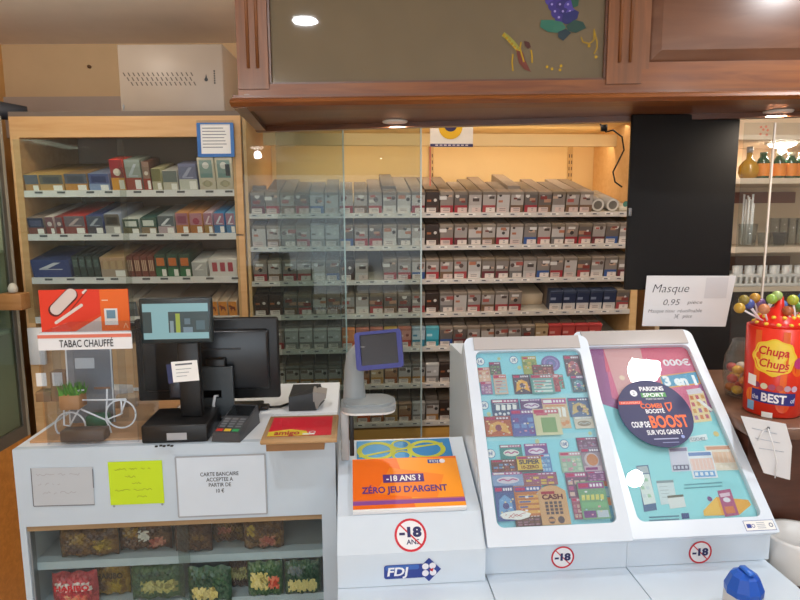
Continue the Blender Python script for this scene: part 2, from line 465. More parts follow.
put_carton(1, 123, 140, 219, .24, 'white-topped green pack left of its green twin on second shelf'.replace('left of', 'before'), c('#d2d5cf'), c('#35564e'), c('#6d6a4e'), c('#dfe3dd'), group=G2)
put_carton(1, 141, 157, 218, .24, 'dark green pack with white band, after its white-topped twin', c('#2f5a54'), c('#45635a'), c('#8c7a62'), c('#d5ddd6'), group=G2)
put_carton(1, 158, 175, 216, .22, 'grey glittering pouch pack on the second birch shelf', c('#9aa5aa'), c('#58656d'), c('#b7a4a8'), c('#dfe6ea'), 3, group=G2)
put_carton(1, 176, 189, 213, .26, 'orange-topped pack with pink front beside the grey pouch pack', c('#d99a62'), c('#a8707e'), c('#b9793f'), c('#8f4a63'), group=G2)
put_carton(1, 190, 203, 213, .26, 'orange-topped pack with rosy front, second of the orange pair', c('#d99a62'), c('#b5808c'), c('#b07038'), c('#a0405a'), 2, group=G2)
put_carton(1, 204, 213, 213, .24, 'slim pink and white pack on the second birch shelf', c('#d8b9c2'), c('#a8768a'), c('#a07a3a'), c('#e3d3d8'), 3, group=G2)
put_carton(1, 214, 225, 213, .24, 'bright blue-topped pack on the second birch shelf', c('#3f93cf'), c('#9a6a86'), c('#3d74a6'), c('#c9d6e3'), 3, group=G2)
put_carton(1, 226, 237, 213, .24, 'sky blue-topped pack at the far end of second birch shelf', c('#7fb8dc'), c('#a07890'), c('#4a80ac'), c('#dfe9f0'), 3, group=G2)
G3 = 'boxes on the third birch shelf'
put_carton(2, 31, 71, 260, .22, 'big navy pouch box with a white tick on the third shelf', c('#2b3766'), c('#33457e'), None, c('#cfd6e2'), 3, group=G3)
for i in range(4):
    put_carton(2, 73 + i * 7, 79.6 + i * 7, 256, .16, ORD[i] + ' of four dark green-black tins beside the navy pouch box', c('#20282a'), c('#31413f'), None, c('#4f6460'), 0, name='tobacco_tin', cat='tin', group=G3)
put_carton(2, 101, 127, 257, .2, 'tan carton with pale print on the third birch shelf', c('#a98a62'), c('#a88c6e'), c('#a79585'), c('#b99f7a'), 1, group=G3)
for i in range(4):
    put_carton(2, 127.5 + i * 7, 134.2 + i * 7, 256, .18, ORD[i] + ' of four red-brown ornamented packs beside the tan carton', c('#6f3a30'), c('#7c4038'), None, c('#c9a78c'), 1, group=G3, name='tobacco_pack', cat='pack')
for i in range(3):
    put_carton(2, 155.5 + i * 12, 167 + i * 12, 254, .18, ORD[i] + ' of three dark green packs with an orange band', c('#1f3a33'), c('#245043'), c('#1f6b45') if i != 1 else c('#237049'), c('#d0702f'), 0, group=G3, name='tobacco_pack', cat='pack')
put_carton(2, 192, 207, 262, .16, 'clear-wrapped pale packet between green packs and white box', c('#d9dad8'), c('#b5b8b8'), None, c('#e8eaea'), 3, group=G3)
put_carton(2, 209, 238, 259, .14, 'white box with small red print at the end of third shelf', c('#ddd8d3'), c('#dcd9d6'), None, c('#b24a58'), 1, group=G3)
G4 = 'boxes on the lowest birch shelf'
put_carton(3, 44, 126, 303, .25, 'long pale carton behind the orange promotional card', c('#b9b0a6'), c('#a9a49e'), None, None, group=G4)
put_carton(3, 128, 138, 301, .25, 'small grey carton on the lowest birch shelf behind the display', c('#b5aba3'), c('#5d6770'), None, c('#7b858d'), group=G4)
put_carton(3, 139, 174, 302, .28, 'wide beige-topped carton above the teal till display', c('#a89a90'), c('#d6d2cc'), None, None, group=G4)
put_carton(3, 175, 207, 302, .28, 'brown-topped carton with blue front beside the orange packs', c('#85766c'), c('#6d92c0'), None, c('#92aed0'), group=G4)
for i in range(3):
    put_carton(3, 209 + i * 9.7, 218.2 + i * 9.7, 301, .2, ORD[i] + ' of three orange packs with dark marks on lowest shelf', c('#c9b29c'), c('#dd8f35'), None, c('#7a3018'), 4, group=G4, name='tobacco_pack', cat='pack')
for (a, b, yy, lab) in ((20, 128, -.0065, 'glass pane sliding over the navy end of the birch tobacco shelves'), (122, 238, -.0115, 'glass pane sliding over the end of the birch shelves below the blue notice')):
    x0 = hit(a, 220, FL, yy).x; x1 = min(hit(b, 220, FL, yy).x, LX1 - .004)
    m = MB(FL); m.box(max(x0, .004), yy - .002, zl(120, 322), x1, yy + .002, zl(120, 139), glass('#f4f6f4', 1.3, 0, 'cabinet_glass', .015)); build('sliding_glass_pane', m, None, lab, 'glass pane')
# blue framed notice on the cabinet
p0 = hit(198, 157, FL, -.02); p1 = hit(233, 120, FL, -.02)
nt_ = thing('framed_notice', at(FL, (p0.x + p1.x) / 2, -.016, p0.z), 'blue-framed paper notice hanging on the cabinet above the cream tins', 'notice')
m = MB(FL); m.T = Matrix.Translation((0, -.0145, 0)) @ Matrix(((1, 0, 0, 0), (0, 0, -1, 0), (0, 1, 0, 0), (0, 0, 0, 1)))
fb = c('#2f6fb8', .4); w_ = p1.x - p0.x
zt_ = zl(215, 123, FL, -.012)
m.plate(rrect(p0.x, p0.z, p1.x, zt_, .004), rrect(p0.x + .013, p0.z + .012, p1.x - .013, zt_ - .005, .002), 0, .006, fb); build('frame', m, nt_)
m = MB(FL); m.T = Matrix.Translation((0, -.0145, 0)) @ Matrix(((1, 0, 0, 0), (0, 0, -1, 0), (0, 1, 0, 0), (0, 0, 0, 1)))
m.box(p0.x + .005, p0.z + .006, .0, p1.x - .005, zt_ - .003, .002, PAPER)
for i in range(7):
    v = zt_ - .02 - i * .012
    m.line([(p0.x + .02, v), (p1.x - .02 - random.uniform(0, .03), v)], .003, c('#77808c'), .0026)
build('sheet', m, nt_)
m = MB(FL); m.box(p0.x, -.0205, zt_, p1.x, -.0145, p1.z, ACRYLIC); build('hanger', m, nt_)

# white ventilated box on top of the cabinet
b0 = hit(121, 113, FL, .05); b1 = hit(222, 43.5, FL, .05)
vb = thing('vented_metal_box', at(FL, (b0.x + b1.x) / 2, .05, LZT + .018), 'white vented metal box standing on the birch tobacco cabinet', 'metal box')
wbm = c('#a89a8c', .4)
m = MB(FL); m.box(b0.x, .055, LZT + .0185, b1.x, .32, b1.z, wbm, .004); build('body', m, vb)
m = MB(FL); m.box(b0.x + .002, .05, LZT + .021, b1.x - .002, .056, b1.z - .003, wbm, .002)
m.T = Matrix.Translation((0, .05, 0)) @ Matrix(((1, 0, 0, 0), (0, 0, -1, 0), (0, 1, 0, 0), (0, 0, 0, 1)))
H = b1.z - LZT - .018; Wd = b1.x - b0.x
for r in range(3):
    for i in range(15 - (1 if r else 0)):
        u = b0.x + Wd * (.05 + .046 * i + .035 * r); v = LZT + .018 + H * (.56 - .068 * r)
        m.poly([(u - .004, v + .008), (u + .001, v + .008), (u + .008, v - .006), (u + .003, v - .006)], c('#5b5048'), .0006)
build('front_panel', m, vb)
m = MB(FL); m.T = Matrix.Translation((0, .05, 0)) @ Matrix(((1, 0, 0, 0), (0, 0, -1, 0), (0, 1, 0, 0), (0, 0, 0, 1)))
u = b0.x + Wd * .835; v = LZT + .018 + H * .5
m.disc(u, v - .004, .007, DARK, .002); m.poly([(u - .004, v), (u + .004, v), (u + .001, v + .018)], DARK, .0022); build('lock', m, vb)
m = MB(FL); m.T = Matrix.Translation((0, .05, 0)) @ Matrix(((1, 0, 0, 0), (0, 0, -1, 0), (0, 1, 0, 0), (0, 0, 0, 1)))
u = b0.x + Wd * .915
for i in range(6): m.rect(u - .003, v - .02 + i * .009, u + .003, v - .014 + i * .009, DARK, .001)
for q in (-1, 1): m.line([(b0.x + .012, LZT + .03), (b0.x + .012 + q * .004, LZT + .05)], .003, GREY, .001)
m.line([(b0.x + .012, LZT + .028), (b0.x + .012, LZT + .056)], .003, GREY, .001)
build('markings', m, vb)
# dark roll at the far end of the cabinet top
p = hit(12, 105, FL, .2)
m = MB(FL); m.tube([(p.x - .12, .1, LZT + .055), (p.x - .02, .16, LZT + .05), (p.x + .06, .2, LZT + .045)], [.034, .036, .028], c('#3a3d45', .6), 14)
build('rolled_bag', m, None, 'dark grey rolled bag lying on the cabinet top in the corner', 'bag')
# dado strip on the wall behind the box
p = W(60, 97, YW - .01); q = W(60, 117, YW - .01)
m = MB(); m.box(XL, YW - .02, q.z - .1, -.5, YW, p.z, c('#b39f90', .7)); struct('trim_1', m)
m = MB(); m.tube([(W(90, 67, YW).x, YW - .012, W(90, 67, YW).z), (W(90, 67, YW).x, YW + .001, W(90, 67, YW).z)], .008, c('#6b4a2c'), 10)
build('wall_screw', m, None, 'small rusty screw head alone in the wall above the cabinet', 'screw')

# ------------------------------------------------------------------ glass display case along the left wall
cx = W(13, 236, 2.395).x
gc = thing('glass_display_case', frame((cx - .1, 2.1, 0)), 'glazed wooden display case against the ochre wall beside the birch cabinet', 'display case')
zb = W(18, 432, 2.36).z
m = MB(); m.box(cx - .30, 1.55, 0, cx + .0, 2.39, zb - .02, wood('#c07c34', '#d58f42', .45)); build('base', m, gc)
m = MB(); m.box(cx - .30, 2.372, zb - .02, cx, 2.39, LZT, c('#a9a698', .5)); build('end_panel', m, gc)
fr_ = c('#5d5a55', .4)
m = MB(); m.box(cx - .015, 2.352, zb + .03, cx, 2.372, LZT - .05, fr_); m.box(cx - .015, 1.55, zb - .02, cx, 2.372, zb + .03, fr_); m.box(cx - .015, 1.55, LZT - .05, cx, 2.372, LZT, BIRCH)
build('door_frame', m, gc)
m = MB(); m.box(cx - .01, 1.55, zb + .03, cx - .005, 2.352, LZT - .05, glass('#e2ece4', 1.5, 0, 'case_glass')); build('pane', m, gc)
m = MB(); m.box(cx - .30, 1.55, zb, cx - .285, 2.372, LZT, c('#b5bcae', .6)); build('back_panel', m, gc)
m = MB(); m.box(cx - .285, 1.6, LZT - .02, cx - .26, 2.36, LZT - .006, emit('#fff4e0', 6, 'case_strip')); build('light_strip', m, gc)  # added glow strip, with the added light below, to brighten the case
area_light('case_light', (cx - .12, 2.0, LZT - .03), (cx - .14, 2.1, 0), 3.0, .15, .6, (1, .97, .88))
for y in (250, 330):
    z = W(5, y, 2.35).z
    m = MB(); m.box(cx - .285, 1.6, z - .012, cx - .02, 2.37, z, c('#b9c0b4', .4)); build('shelf', m, gc)
cols = ['#b9362e', '#d8b23a', '#2f6a46', '#8b3a2c', '#c9c4b0', '#3b5a3a']
for k, y in enumerate((250, 330)):
    z = W(5, y, 2.35).z
    for i in range(3):
        yy = 2.33 - i * .075
        mb = MB(); mb.box(cx - .14, yy - .058, z + .001, cx - .05, yy, z + .07 + .03 * ((i + k) % 2), c(cols[(i * 2 + k) % 6], .5), .003, 1)
        mb.box(cx - .0495, yy - .05, z + .02, cx - .0485, yy - .008, z + .05, PAPER)
        build('boxed_goods', mb, None, ('%s %s box on the %s shelf of the glazed wall case' % (ORD[i], {'#b9362e': 'red', '#d8b23a': 'yellow', '#2f6a46': 'green', '#8b3a2c': 'brown', '#c9c4b0': 'cream', '#3b5a3a': 'dark green'}[cols[(i * 2 + k) % 6]], ('upper', 'lower')[k])), 'box', 'boxes in the glazed wall case')
p = W(14, 301, 2.30)
m = MB(); m.box(p.x - .05, 2.28, p.z - .034, p.x + .04, 2.34, p.z + .03, wood('#a8733e', '#b98350', .5), .004)
lk = build('door_catch', m, gc, label='brown wooden block catch')
m = MB(); m.lathe([(.0001, 0), (.016, .004), (.018, .02), (.010, .036), (.0001, .04)], p.x, 2.30, p.z + .031, c('#c9c2b4', .4), 14)
build('knob', m, lk)

# ------------------------------------------------------------------ back cabinet
def zb_(px, py, y=0): return hit(px, py, FB, y).z
BX1 = hit(637, 300, FB, 0).x
bc = thing('cigarette_shelving', FB, 'wide cream cabinet with seven sloped shelves of cigarettes behind the tills', 'shelving')
warm = c('#e6cb98', .65); warmside = wood('#d9ac72', '#e2b981', .55)
ZT = zb_(420, 120, .06)
ZR = [zb_(420, y) for y in (213.5, 246, 280, 313.5, 347.5, 384, 422)]
m = MB(FB); m.hexa([(.0, .0, 0), (.012, .0, 0), (.050, .47, 0), (.038, .47, 0), (.0, .0, ZT), (.012, .0, ZT), (.050, .47, ZT), (.038, .47, ZT)], warmside); build('side_panel', m, bc)
m = MB(FB); m.box(BX1 - .03, .0, 0, BX1, .47, ZT, warmside); build('side_panel', m, bc)
m = MB(FB); m.box(.05, .455, 0, BX1 - .03, .47, ZT, warm); build('back_panel', m, bc)
m = MB(FB); m.box(.04, .0, ZT, BX1, .47, ZT + .02, warm); build('top_board', m, bc)
zz0, zz1 = zb_(540, 146, .20), zb_(540, 134, .20)
m = MB(FB); m.box(.05, .20, zz0, BX1 - .03, .225, zz1, warm); build('valance', m, bc)
m = MB(FB); m.box(.15, .235, zz1 - .014, BX1 - .06, .255, zz1 - .002, emit('#ffe2b0', 3.0, 'warm_strip_light')); build('light_strip', m, bc, label='warm lit strip light')
for px in (431, 570):
    x = hit(px, 165, FB, .45).x
    m = MB(FB); m.box(x - .012, .447, 0, x + .012, .455, zz0 + .04, c('#cfae78', .5))
    for i in range(14):
        z = zz0 - .01 - i * .03
        m.box(x - .008, .445, z - .016, x - .004, .4475, z, c('#4a3a28')); m.box(x + .004, .445, z - .016, x + .008, .4475, z, c('#4a3a28'))
    build('slotted_upright', m, bc)
for z in ZR:
    h = .43 * math.tan(TILT); x1 = BX1 - .032
    m = MB(FB); m.hexa([(.014, .012, z - .012), (x1, .012, z - .012), (x1, .442, z - .012 + h), (.049, .442, z - .012 + h),
                        (.014, .012, z), (x1, .012, z), (x1, .442, z + h), (.049, .442, z + h)], c('#d6cbb8', .5))
    s = build('shelf', m, bc)
    m = MB(FB); m.box(.013, -.003, z - .017, x1, .012, z + .003, c('#d3c9be', .35))
    for i in range(27):
        x = .02 + i * (x1 - .03) / 27
        m.box(x, -.0045, z - .009, x + .034, -.0025, z - .001, c('#e8e2da' if i % 2 else '#c9c4c0', .6))
        m.box(x + .006, -.0052, z - .007, x + .022, -.0042, z - .003, c('#4a4a52', .6))
    build('price_rail', m, s, label='white shelf edge rail with small price tags')
zf = zb_(420, 425.5); zf2 = zb_(420, 437)
m = MB(FB); m.box(.008, .0, zf - .2, BX1 - .03, .03, zf - .012, wood('#c9923f', '#d8a352', .5)); build('plinth', m, bc)

# cigarette packs -----------------------------------------------------------
TF = Matrix(((1, 0, 0, 0), (0, 0, -1, -.0003), (0, 1, 0, 0), (0, 0, 0, 1)))
def pack_mesh(body, pic, spots, band, tag, h=.086, w=.0545, d=.0215):
    m = MB()
    m.box(-w / 2, 0, 0, w / 2, d, h, body, .0012, 1)
    m.T = TF
    m.rect(-w / 2 + .001, h * .36, w / 2 - .001, h * .97, pic, .0003)
    rnd = random.Random(hash((tag, len(spots))) & 0xffff)
    for i, s in enumerate(spots):
        u = rnd.uniform(-.3, .3) * w; v = h * rnd.uniform(.52, .85); r = h * rnd.uniform(.06, .13)
        if i % 2: m.disc(u, v, r, s, .0005 + .0001 * i, 10)
        else: m.rect(u - r * 1.4, v - r * .7, u + r * 1.4, v + r * .7, s, .0005 + .0001 * i)
    m.rect(-w / 2, h * .86, w / 2, h * .97, body, .0009)
    m.rect(-w / 2 + .001, 0.001, w / 2 - .001, h * .36, band, .0006)
    m.rect(-w * (.24 if tag % 2 else .46), h * .02, w * (.47 if tag % 2 else .26), h * .25, c('#e3d6cc', .6) if tag % 3 else c('#d6bfb6', .6), .0012)
    for i in range(2): m.rect(-w * .05 + (.005 if tag % 2 else -.012), h * (.1 + .08 * i), w * .2, h * (.13 + .08 * i), c('#8a7f7c'), .0015)
    return mesh_of('cigarette_pack', m, I4)
BOD = ['#8c7c6e', '#7d7064', '#948678', '#82725f']
PIC = [('#a39a94', ['#d8cfc6', '#5d4a44', '#b25a50']), ('#8c8078', ['#c9a78e', '#3d3330', '#e0dad4']), ('#b3a8a0', ['#7a4038', '#e6dfd8', '#53453f']), ('#6b615c', ['#b98a70', '#d9d2cc', '#8a3a34']), ('#c4bcb6', ['#8d7a70', '#463c38', '#c07a5c'])]
BAND = [('red', '#a8323a'), ('red', '#b04a4a'), ('white', '#d6d0cb'), ('white', '#c2bab4'), ('blue', '#3a5a96'), ('maroon', '#6e2f35'), ('brown', '#7c5c44'), ('grey', '#77716e'), ('red', '#9c2c34')]
VAR = []
for i in range(27):
    pi = PIC[(i * 2) % 5]; bd = BAND[i % 9]
    VAR.append((bd[0], pack_mesh(c(BOD[i % 4], .55), c(pi[0], .5), [c(x, .55) for x in pi[1]], c(bd[1], .5), i)))
def special(word, body, pic, spots, band, tag=2): return (word, pack_mesh(c(body, .5), c(pic, .5), [c(x, .5) for x in spots], c(band, .5), tag))
SP = {
 'pale': special('pale grey', '#b9b5b0', '#c9c5c2', ['#8a827e', '#e6e2e0'], '#8d8580'),
 'orange': special('orange', '#d9804a', '#e08a50', ['#e9c8a8'], '#d8622c'),
 'salmon': special('salmon', '#b9705c', '#c98a7a', ['#e3d0c4', '#8a4238'], '#c0402f'),
 'yellow': special('yellow', '#c9a050', '#d9a84a', ['#efe0b8'], '#b57a4a'),
 'striped': special('blue and white striped', '#9fb2be', '#c9d6dd', ['#4a8aa8', '#e8eef2'], '#3f8aa0'),
 'teal': special('teal', '#5fa6b2', '#4fb0c2', ['#c2e2e8'], '#2a8f9e'),
 'black': special('black', '#3a2c26', '#3a2a22', ['#a8603a', '#d9d0c8'], '#4a2c22'),
 'tan': special('tan', '#a08664', '#c2a682', ['#e2d6c2', '#6e5236'], '#b98a4e'),
 'cigar': special('amber', '#8c6e58', '#a47a5a', ['#dfd3c6', '#5c4234', '#c7a888'], '#9c5c34'),
 'navy': special('navy', '#3a4256', '#2c3450', ['#8a93a8'], '#cfc9c4'),
 'crimson': special('crimson', '#b8403e', '#c8504a', ['#e0a098'], '#b03030'),
 'photo': special('photo-fronted', '#6d6660', '#b8b0aa', ['#efe9e4', '#3c3634', '#7c6a60'], '#b5824a'),
}
NCOL = 27
PX0 = .018; PITCHX = (BX1 - .05) / NCOL
row_name = ['top', 'second', 'third', 'fourth', 'fifth', 'sixth', 'lowest']
special_cols = {4: {2: 'pale', 3: 'pale', 4: 'pale', 5: 'pale', 6: 'orange', 7: 'salmon', 8: 'salmon', 9: 'yellow', 10: 'salmon', 11: 'striped', 12: 'teal'},
                5: {2: 'photo', 3: 'photo', 4: 'photo', 5: 'photo', 6: 'cigar', 7: 'cigar', 8: 'tan', 9: 'cigar', 10: 'photo', 11: 'photo', 12: 'pale', 13: 'black'},
                6: {8: 'cigar', 9: 'tan', 10: 'cigar', 11: 'pale', 12: 'photo', 13: 'black', 14: 'photo', 7: 'orange'},
                2: {6: 'black', 8: 'tan'}, 3: {0: 'black', 1: 'black', 12: 'black', 21: 'navy', 22: 'navy', 23: 'navy', 24: 'navy', 25: 'navy'},
                0: {12: 'black'}, 1: {12: 'black', 4: 'pale', 5: 'pale'}}
empty = {0: (24, 25, 26), 2: (8,), 3: (19, 20), 4: tuple(range(20, 27)), 5: tuple(range(0, 1)) + tuple(range(16, 27)), 6: tuple(range(0, 7)) + tuple(range(16, 27))}
extra = {4: {20: 'tan', 21: 'crimson', 22: 'crimson', 23: 'crimson', 24: 'crimson'}}
rng = random.Random(11)
stuffm = MB()
stuffm.M = FB
stuff_cols = [c(b, .6) for b in BOD]
def place_pack(mesh, M, label, group):
    o = bpy.data.objects.new('cigarette_pack', mesh); col.objects.link(o); o.matrix_world = M
    props(o, label, 'cigarette pack', group)
def shelf_local(z, y): return z + .0015 + (y - .01) * math.tan(TILT)
n_ind = 0
for r in range(7):
    z = ZR[r]
    for k in range(NCOL):
        sk = extra.get(r, {}).get(k)
        if not sk and k in empty.get(r, ()): continue
        if not sk: sk = special_cols.get(r, {}).get(k)
        word, me = SP[sk] if sk else VAR[rng.randrange(27)]
        x = PX0 + (k + .5) * PITCHX
        word2 = word if sk else word + '-banded'
        place_pack(me, on_shelf(FB, z, x, .014), '%s pack in front, %s from birch post, %s shelf behind tills' % (word2, ORD[k], row_name[r]), 'front packs on the %s cigarette shelf' % row_name[r])
        n_ind += 1
        deep = rng.choice((9, 13, 16, 17, 17, 17)) if r < 5 else 6
        if r == 0: deep = rng.choice((11, 14, 17, 17))
        if k == 0: deep = 4
        if r < 4 and rng.random() > .06:
            place_pack(me, on_shelf(FB, z, x, .014 + .0222 * math.cos(TILT)), '%s pack second in line, %s from birch post, %s shelf behind tills' % (word2, ORD[k], row_name[r]), 'second-line packs on the %s cigarette shelf' % row_name[r])
            n_ind += 1
        first_q = 2
        if r == 0:
            place_pack(me, on_shelf(FB, z, x, .014 + .0444 * math.cos(TILT)), '%s pack third in line, %s from the birch post, top shelf behind tills' % (word2, ORD[k]), 'third-line packs on the top cigarette shelf')
            n_ind += 1; first_q = 3
        # packs queued behind
        for q in range(first_q, deep):
            y = .014 + q * .0222 * math.cos(TILT)
            hh = .086 + (.012 if (k * 7 + r) % 9 == 0 and r == 0 else 0)
            stuffm.T = Matrix.Translation((x, y, shelf_local(z, y))) @ Matrix.Rotation(TILT, 4, 'X')
            stuffm.box(-.0265, 0, 0, .0265, .0212, hh, stuff_cols[(k + r) % 4])
build('queued_cigarette_packs', stuffm, None, 'grey-brown packs queued behind the front packs on the sloped shelves', 'cigarette packs', None, 'stuff')
print('PACKS', n_ind)
# cylinders at the end of the top shelf
for i, k in enumerate((24.5, 25.6)):
    x = PX0 + k * PITCHX
    mb = MB(on_shelf(FB, ZR[0], x, .03)); mb.tube([(0, 0, .026), (0, .2, .026)], .026, c('#a39c92', .35), 20)
    mb.T = Matrix.Translation((0, -.0008, .026)) @ Matrix.Rotation(PI / 2, 4, 'X'); mb.ring(0, 0, .018, .026, c('#d8d2c8'), 0); mb.disc(0, 0, .018, c('#6f6a62'), .0002)
    build('tobacco_tube', mb, None, 'grey tube lying %s the end of the top cigarette shelf' % ('one in from', 'nearest')[i].replace('nearest', 'at'), 'tube', 'grey tubes on the top shelf')
mb = MB(on_shelf(FB, ZR[0], PX0 + 26.55 * PITCHX, .03)); mb.box(-.025, 0, 0, .022, .25, .02, c('#cfc6b4', .5), .003, 1); mb.T = TF; mb.disc(0, .03, .012, c('#4f8a7a'), .0)
build('pack_pusher', mb, None, 'empty cream pack tray with green dot at the end of top shelf', 'tray')
x0 = PX0 + 19 * PITCHX
mb = MB(on_shelf(FB, ZR[3], x0 + .004, .08)); mb.box(0, 0, 0, PITCHX * 2 - .01, .2, .05, c('#d9c2a2', .6), .002, 1)
build('carton_lid', mb, None, 'beige flat carton in the gap on the fourth cigarette shelf', 'carton')
mb = MB(on_shelf(FB, ZR[3], PX0 + 26 * PITCHX, .03)); mb.box(.004, 0, 0, PITCHX - .006, .08, .045, c('#d9a55a', .5), .002, 1); mb.T = TF; mb.rect(.01, .008, PITCHX - .012, .03, PAPER, .0005)
build('orange_packet', mb, None, 'small amber packet at the end of the fourth cigarette shelf', 'packet')
# sliding glass panes in front of the shelves
for (a, b, yl, lab) in ((246, 345, -.03, 'glass pane over the end of the cigarette shelves by the post'), (279, 421, -.045, 'glass pane sliding before the middle of the cigarette shelves')):
    x0 = hit(a, 250, FB, yl).x; x1 = hit(b, 250, FB, yl).x
    m = MB(FB); m.box(x0, yl - .003, ZR[6] - .05, x1, yl + .003, ZT - .002, glass('#eef3f2', 1.32, 0, 'sliding_glass', .012))
    o = build('sliding_glass_pane', m, None, lab, 'glass pane')
    m = MB(FB); m.box(x1 - .003, yl - .005, ZR[6] - .05, x1 + .003, yl + .005, ZT - .002, c('#aebfc0', .2)); build('edge_strip', m, o)
x1 = hit(430, 160, FB, -.06).x
m = MB(FB); m.box(x1 - .004, -.075, zb_(430, 186, -.06), x1 + .002, -.068, zb_(430, 147, -.06), c('#c96a52', .4)); 
build('edge_tape', m, None, 'thin red strip hanging below the yellow disc notice', 'strip')  # pinkish reflection of the glass edge, built as a red strip
# notice with the yellow disc
p0 = hit(430, 147, FB, -.06); p1 = hit(473, 110, FB, -.06)
m = MB(FB); m.box(p0.x, -.066, p0.z, p1.x, -.061, p1.z, c('#efe6da', .6))
m.T = Matrix.Translation((0, -.066, 0)) @ TF
zq = zb_(450, 144, -.06)
m.rect(p0.x, p0.z, p1.x, zq, c('#3a3560'), .0006)
for i in range(8): m.rect(p0.x + .02 + i * .017, p0.z + .004, p0.x + .031 + i * .017, zq - .003, c('#d8ccd0'), .001)
pc = hit(450.5, 127, FB, -.066)
m.disc(pc.x, pc.z, .047, c('#eab61e'), .0008); m.disc(pc.x, pc.z + .008, .026, c('#34305a'), .0012)
build('hanging_notice', m, None, 'white card with yellow disc hanging beneath the wooden canopy', 'notice')

# ------------------------------------------------------------------ wooden canopy
cp = thing('wooden_canopy', FK, 'dark varnished wooden canopy with painted glass and raised panel above the counter', 'canopy')
zf = hit(400, 105, FK, 0).z
zbk = zf - .002
L = 2.55
def yk(px, d): 
    q = FK.inverted() @ W(px, 125, d); return q
bl = FK.inverted() @ W(258, 131, 2.04); br = FK.inverted() @ W(800, 117, 1.80)
sl = (br.y - bl.y) / (br.x - bl.x)
Lx = 1.62
plan = [(-.005, .0), (Lx, .0), (Lx, bl.y + sl * (Lx - bl.x)), (bl.x, bl.y)]
m = MB(FK); m.slab(plan, zf + .012, zf + .03, wood('#6a3a1c', '#7e4c28', .36, (1.5, 16, 16), .15)); build('soffit', m, cp)
m = MB(FK)
lip = .03
m.slab([(bl.x, bl.y - lip), (Lx, plan[2][1] - lip), plan[2], (bl.x, bl.y)], zf - .004, zf + .012, MAHOG)
m.slab([(-.005, 0), (.03, 0), (bl.x + .03, bl.y), (bl.x, bl.y)], zf - .002, zf + .012, MAHOG)
build('soffit_lip', m, cp)
m = MB(FK); prof = [(-.012, zf + .006), (-.018, zf + .012), (-.012, zf + .02), (-.002, zf + .024), (.06, zf + .024), (.06, zf)]
prof = [(.06, zf), (-.008, zf), (-.02, zf + .008), (-.016, zf + .016), (-.002, zf + .022), (.06, zf + .022)]
m.prism(prof, -.008, Lx, OAKDARK); build('ledge_moulding', m, cp)
FY = .03
def K(px, py, y=FY): return hit(px, py, FK, y)
z82 = K(430, 82).z
WV = wood('#6c3e18', '#865026', .42, (18, 18, 1.5), .15)
m = MB(FK); m.box(.0, FY, zf + .02, Lx, FY + .05, z82, OAKDARK); build('bottom_rail', m, cp)
def stile(px0, px1, flutes=2):
    x0 = K(px0, 50).x; x1 = K(px1, 50).x
    m = MB(FK); m.box(x0, FY - .004, z82 - .012, x1, FY + .045, ZC - .002, WV)
    w = x1 - x0
    for i in range(flutes):
        u = x0 + w * (.36 + .3 * i)
        m.tube([(u, FY - .004, z82 + .04), (u, FY - .004, ZC - .01)], .0045, WV, 8)
    build('fluted_stile', m, cp)
    return x0, x1
s0 = stile(237, 268); s1 = stile(607, 642)
# frosted glass
gx0, gx1 = s0[1], s1[0]
m = MB(FK); m.box(gx0, FY + .012, z82, gx1, FY + .02, ZC - .002, c('#71644f', .035, 0, .08))
gp = build('glass_panel', m, cp, label='smoky frosted glass panel')
m = MB(FK); t = .012
m.box(gx0, FY + .002, z82, gx0 + .006, FY + .012, ZC - .002, MAHOG); m.box(gx1 - .006, FY + .002, z82, gx1, FY + .012, ZC - .002, MAHOG); m.box(gx0, FY + .002, z82, gx1, FY + .012, z82 + .005, MAHOG)
build('bead', m, cp)
m = MB(FK); m.T = Matrix.Translation((0, FY + .0112, 0)) @ Matrix(((1, 0, 0, 0), (0, 0, -1, 0), (0, 1, 0, 0), (0, 0, 0, 1)))
def Kp(px, py): q = K(px, py, FY + .011); return (q.x, q.z)
gm = [c('#3a2f7a', .3), c('#2f2a68', .3), c('#4a3f92', .3)]
k = 0
for j, (yy, xs) in enumerate(((-6, (547, 555, 563, 571, 579)), (0, (550, 558, 566, 574)), (6, (553, 561, 569)), (13, (556, 564, 571)), (19, (560, 567)))):
    for x in xs:
        p = Kp(x, yy); m.disc(p[0], p[1], .0125, gm[k % 3], .0002 + k * .00002, 16); m.disc(p[0] - .003, p[1] + .004, .003, c('#9a90c8', .3), .0009, 8); k += 1
def leaf(pts, mt, w): m.poly([Kp(*p) for p in pts], mt, w)
lg = c('#1f5040', .3); lg2 = c('#2a4a34', .3)
leaf([(541, 20), (552, 20), (562, 22), (566, 28), (558, 33), (548, 32), (540, 27)], c('#2f6b58', .3), .0011)
leaf([(563, 14), (575, 10), (579, 12), (577, 19), (568, 24), (562, 22)], c('#272a62', .3), .0012)
leaf([(566, 26), (574, 20), (583, 22), (586, 28), (576, 33), (568, 31)], c('#24443c', .3), .0013)
leaf([(558, 32), (566, 29), (571, 33), (566, 38), (563, 41), (558, 37)], c('#20343e', .3), .0014)
leaf([(570, -4), (580, -8), (578, 6), (573, 8)], lg, .0010)
build('grape_print', m, gp, label='painted purple grapes and green leaves')
m = MB(FK); m.T = Matrix.Translation((0, FY + .0112, 0)) @ Matrix(((1, 0, 0, 0), (0, 0, -1, 0), (0, 1, 0, 0), (0, 0, 0, 1)))
gold = c('#b9952e', .25, .5); rust = c('#6a2c1a', .3)
m.line([Kp(*p) for p in ((503, 34), (508, 38), (513, 43), (517, 48), (520, 54))], .012, c('#8f8a32', .3), .0002)
for i in range(6): m.disc(*Kp(504 + i * 2.6, 35 + i * 3), .004, gold, .0006, 8)
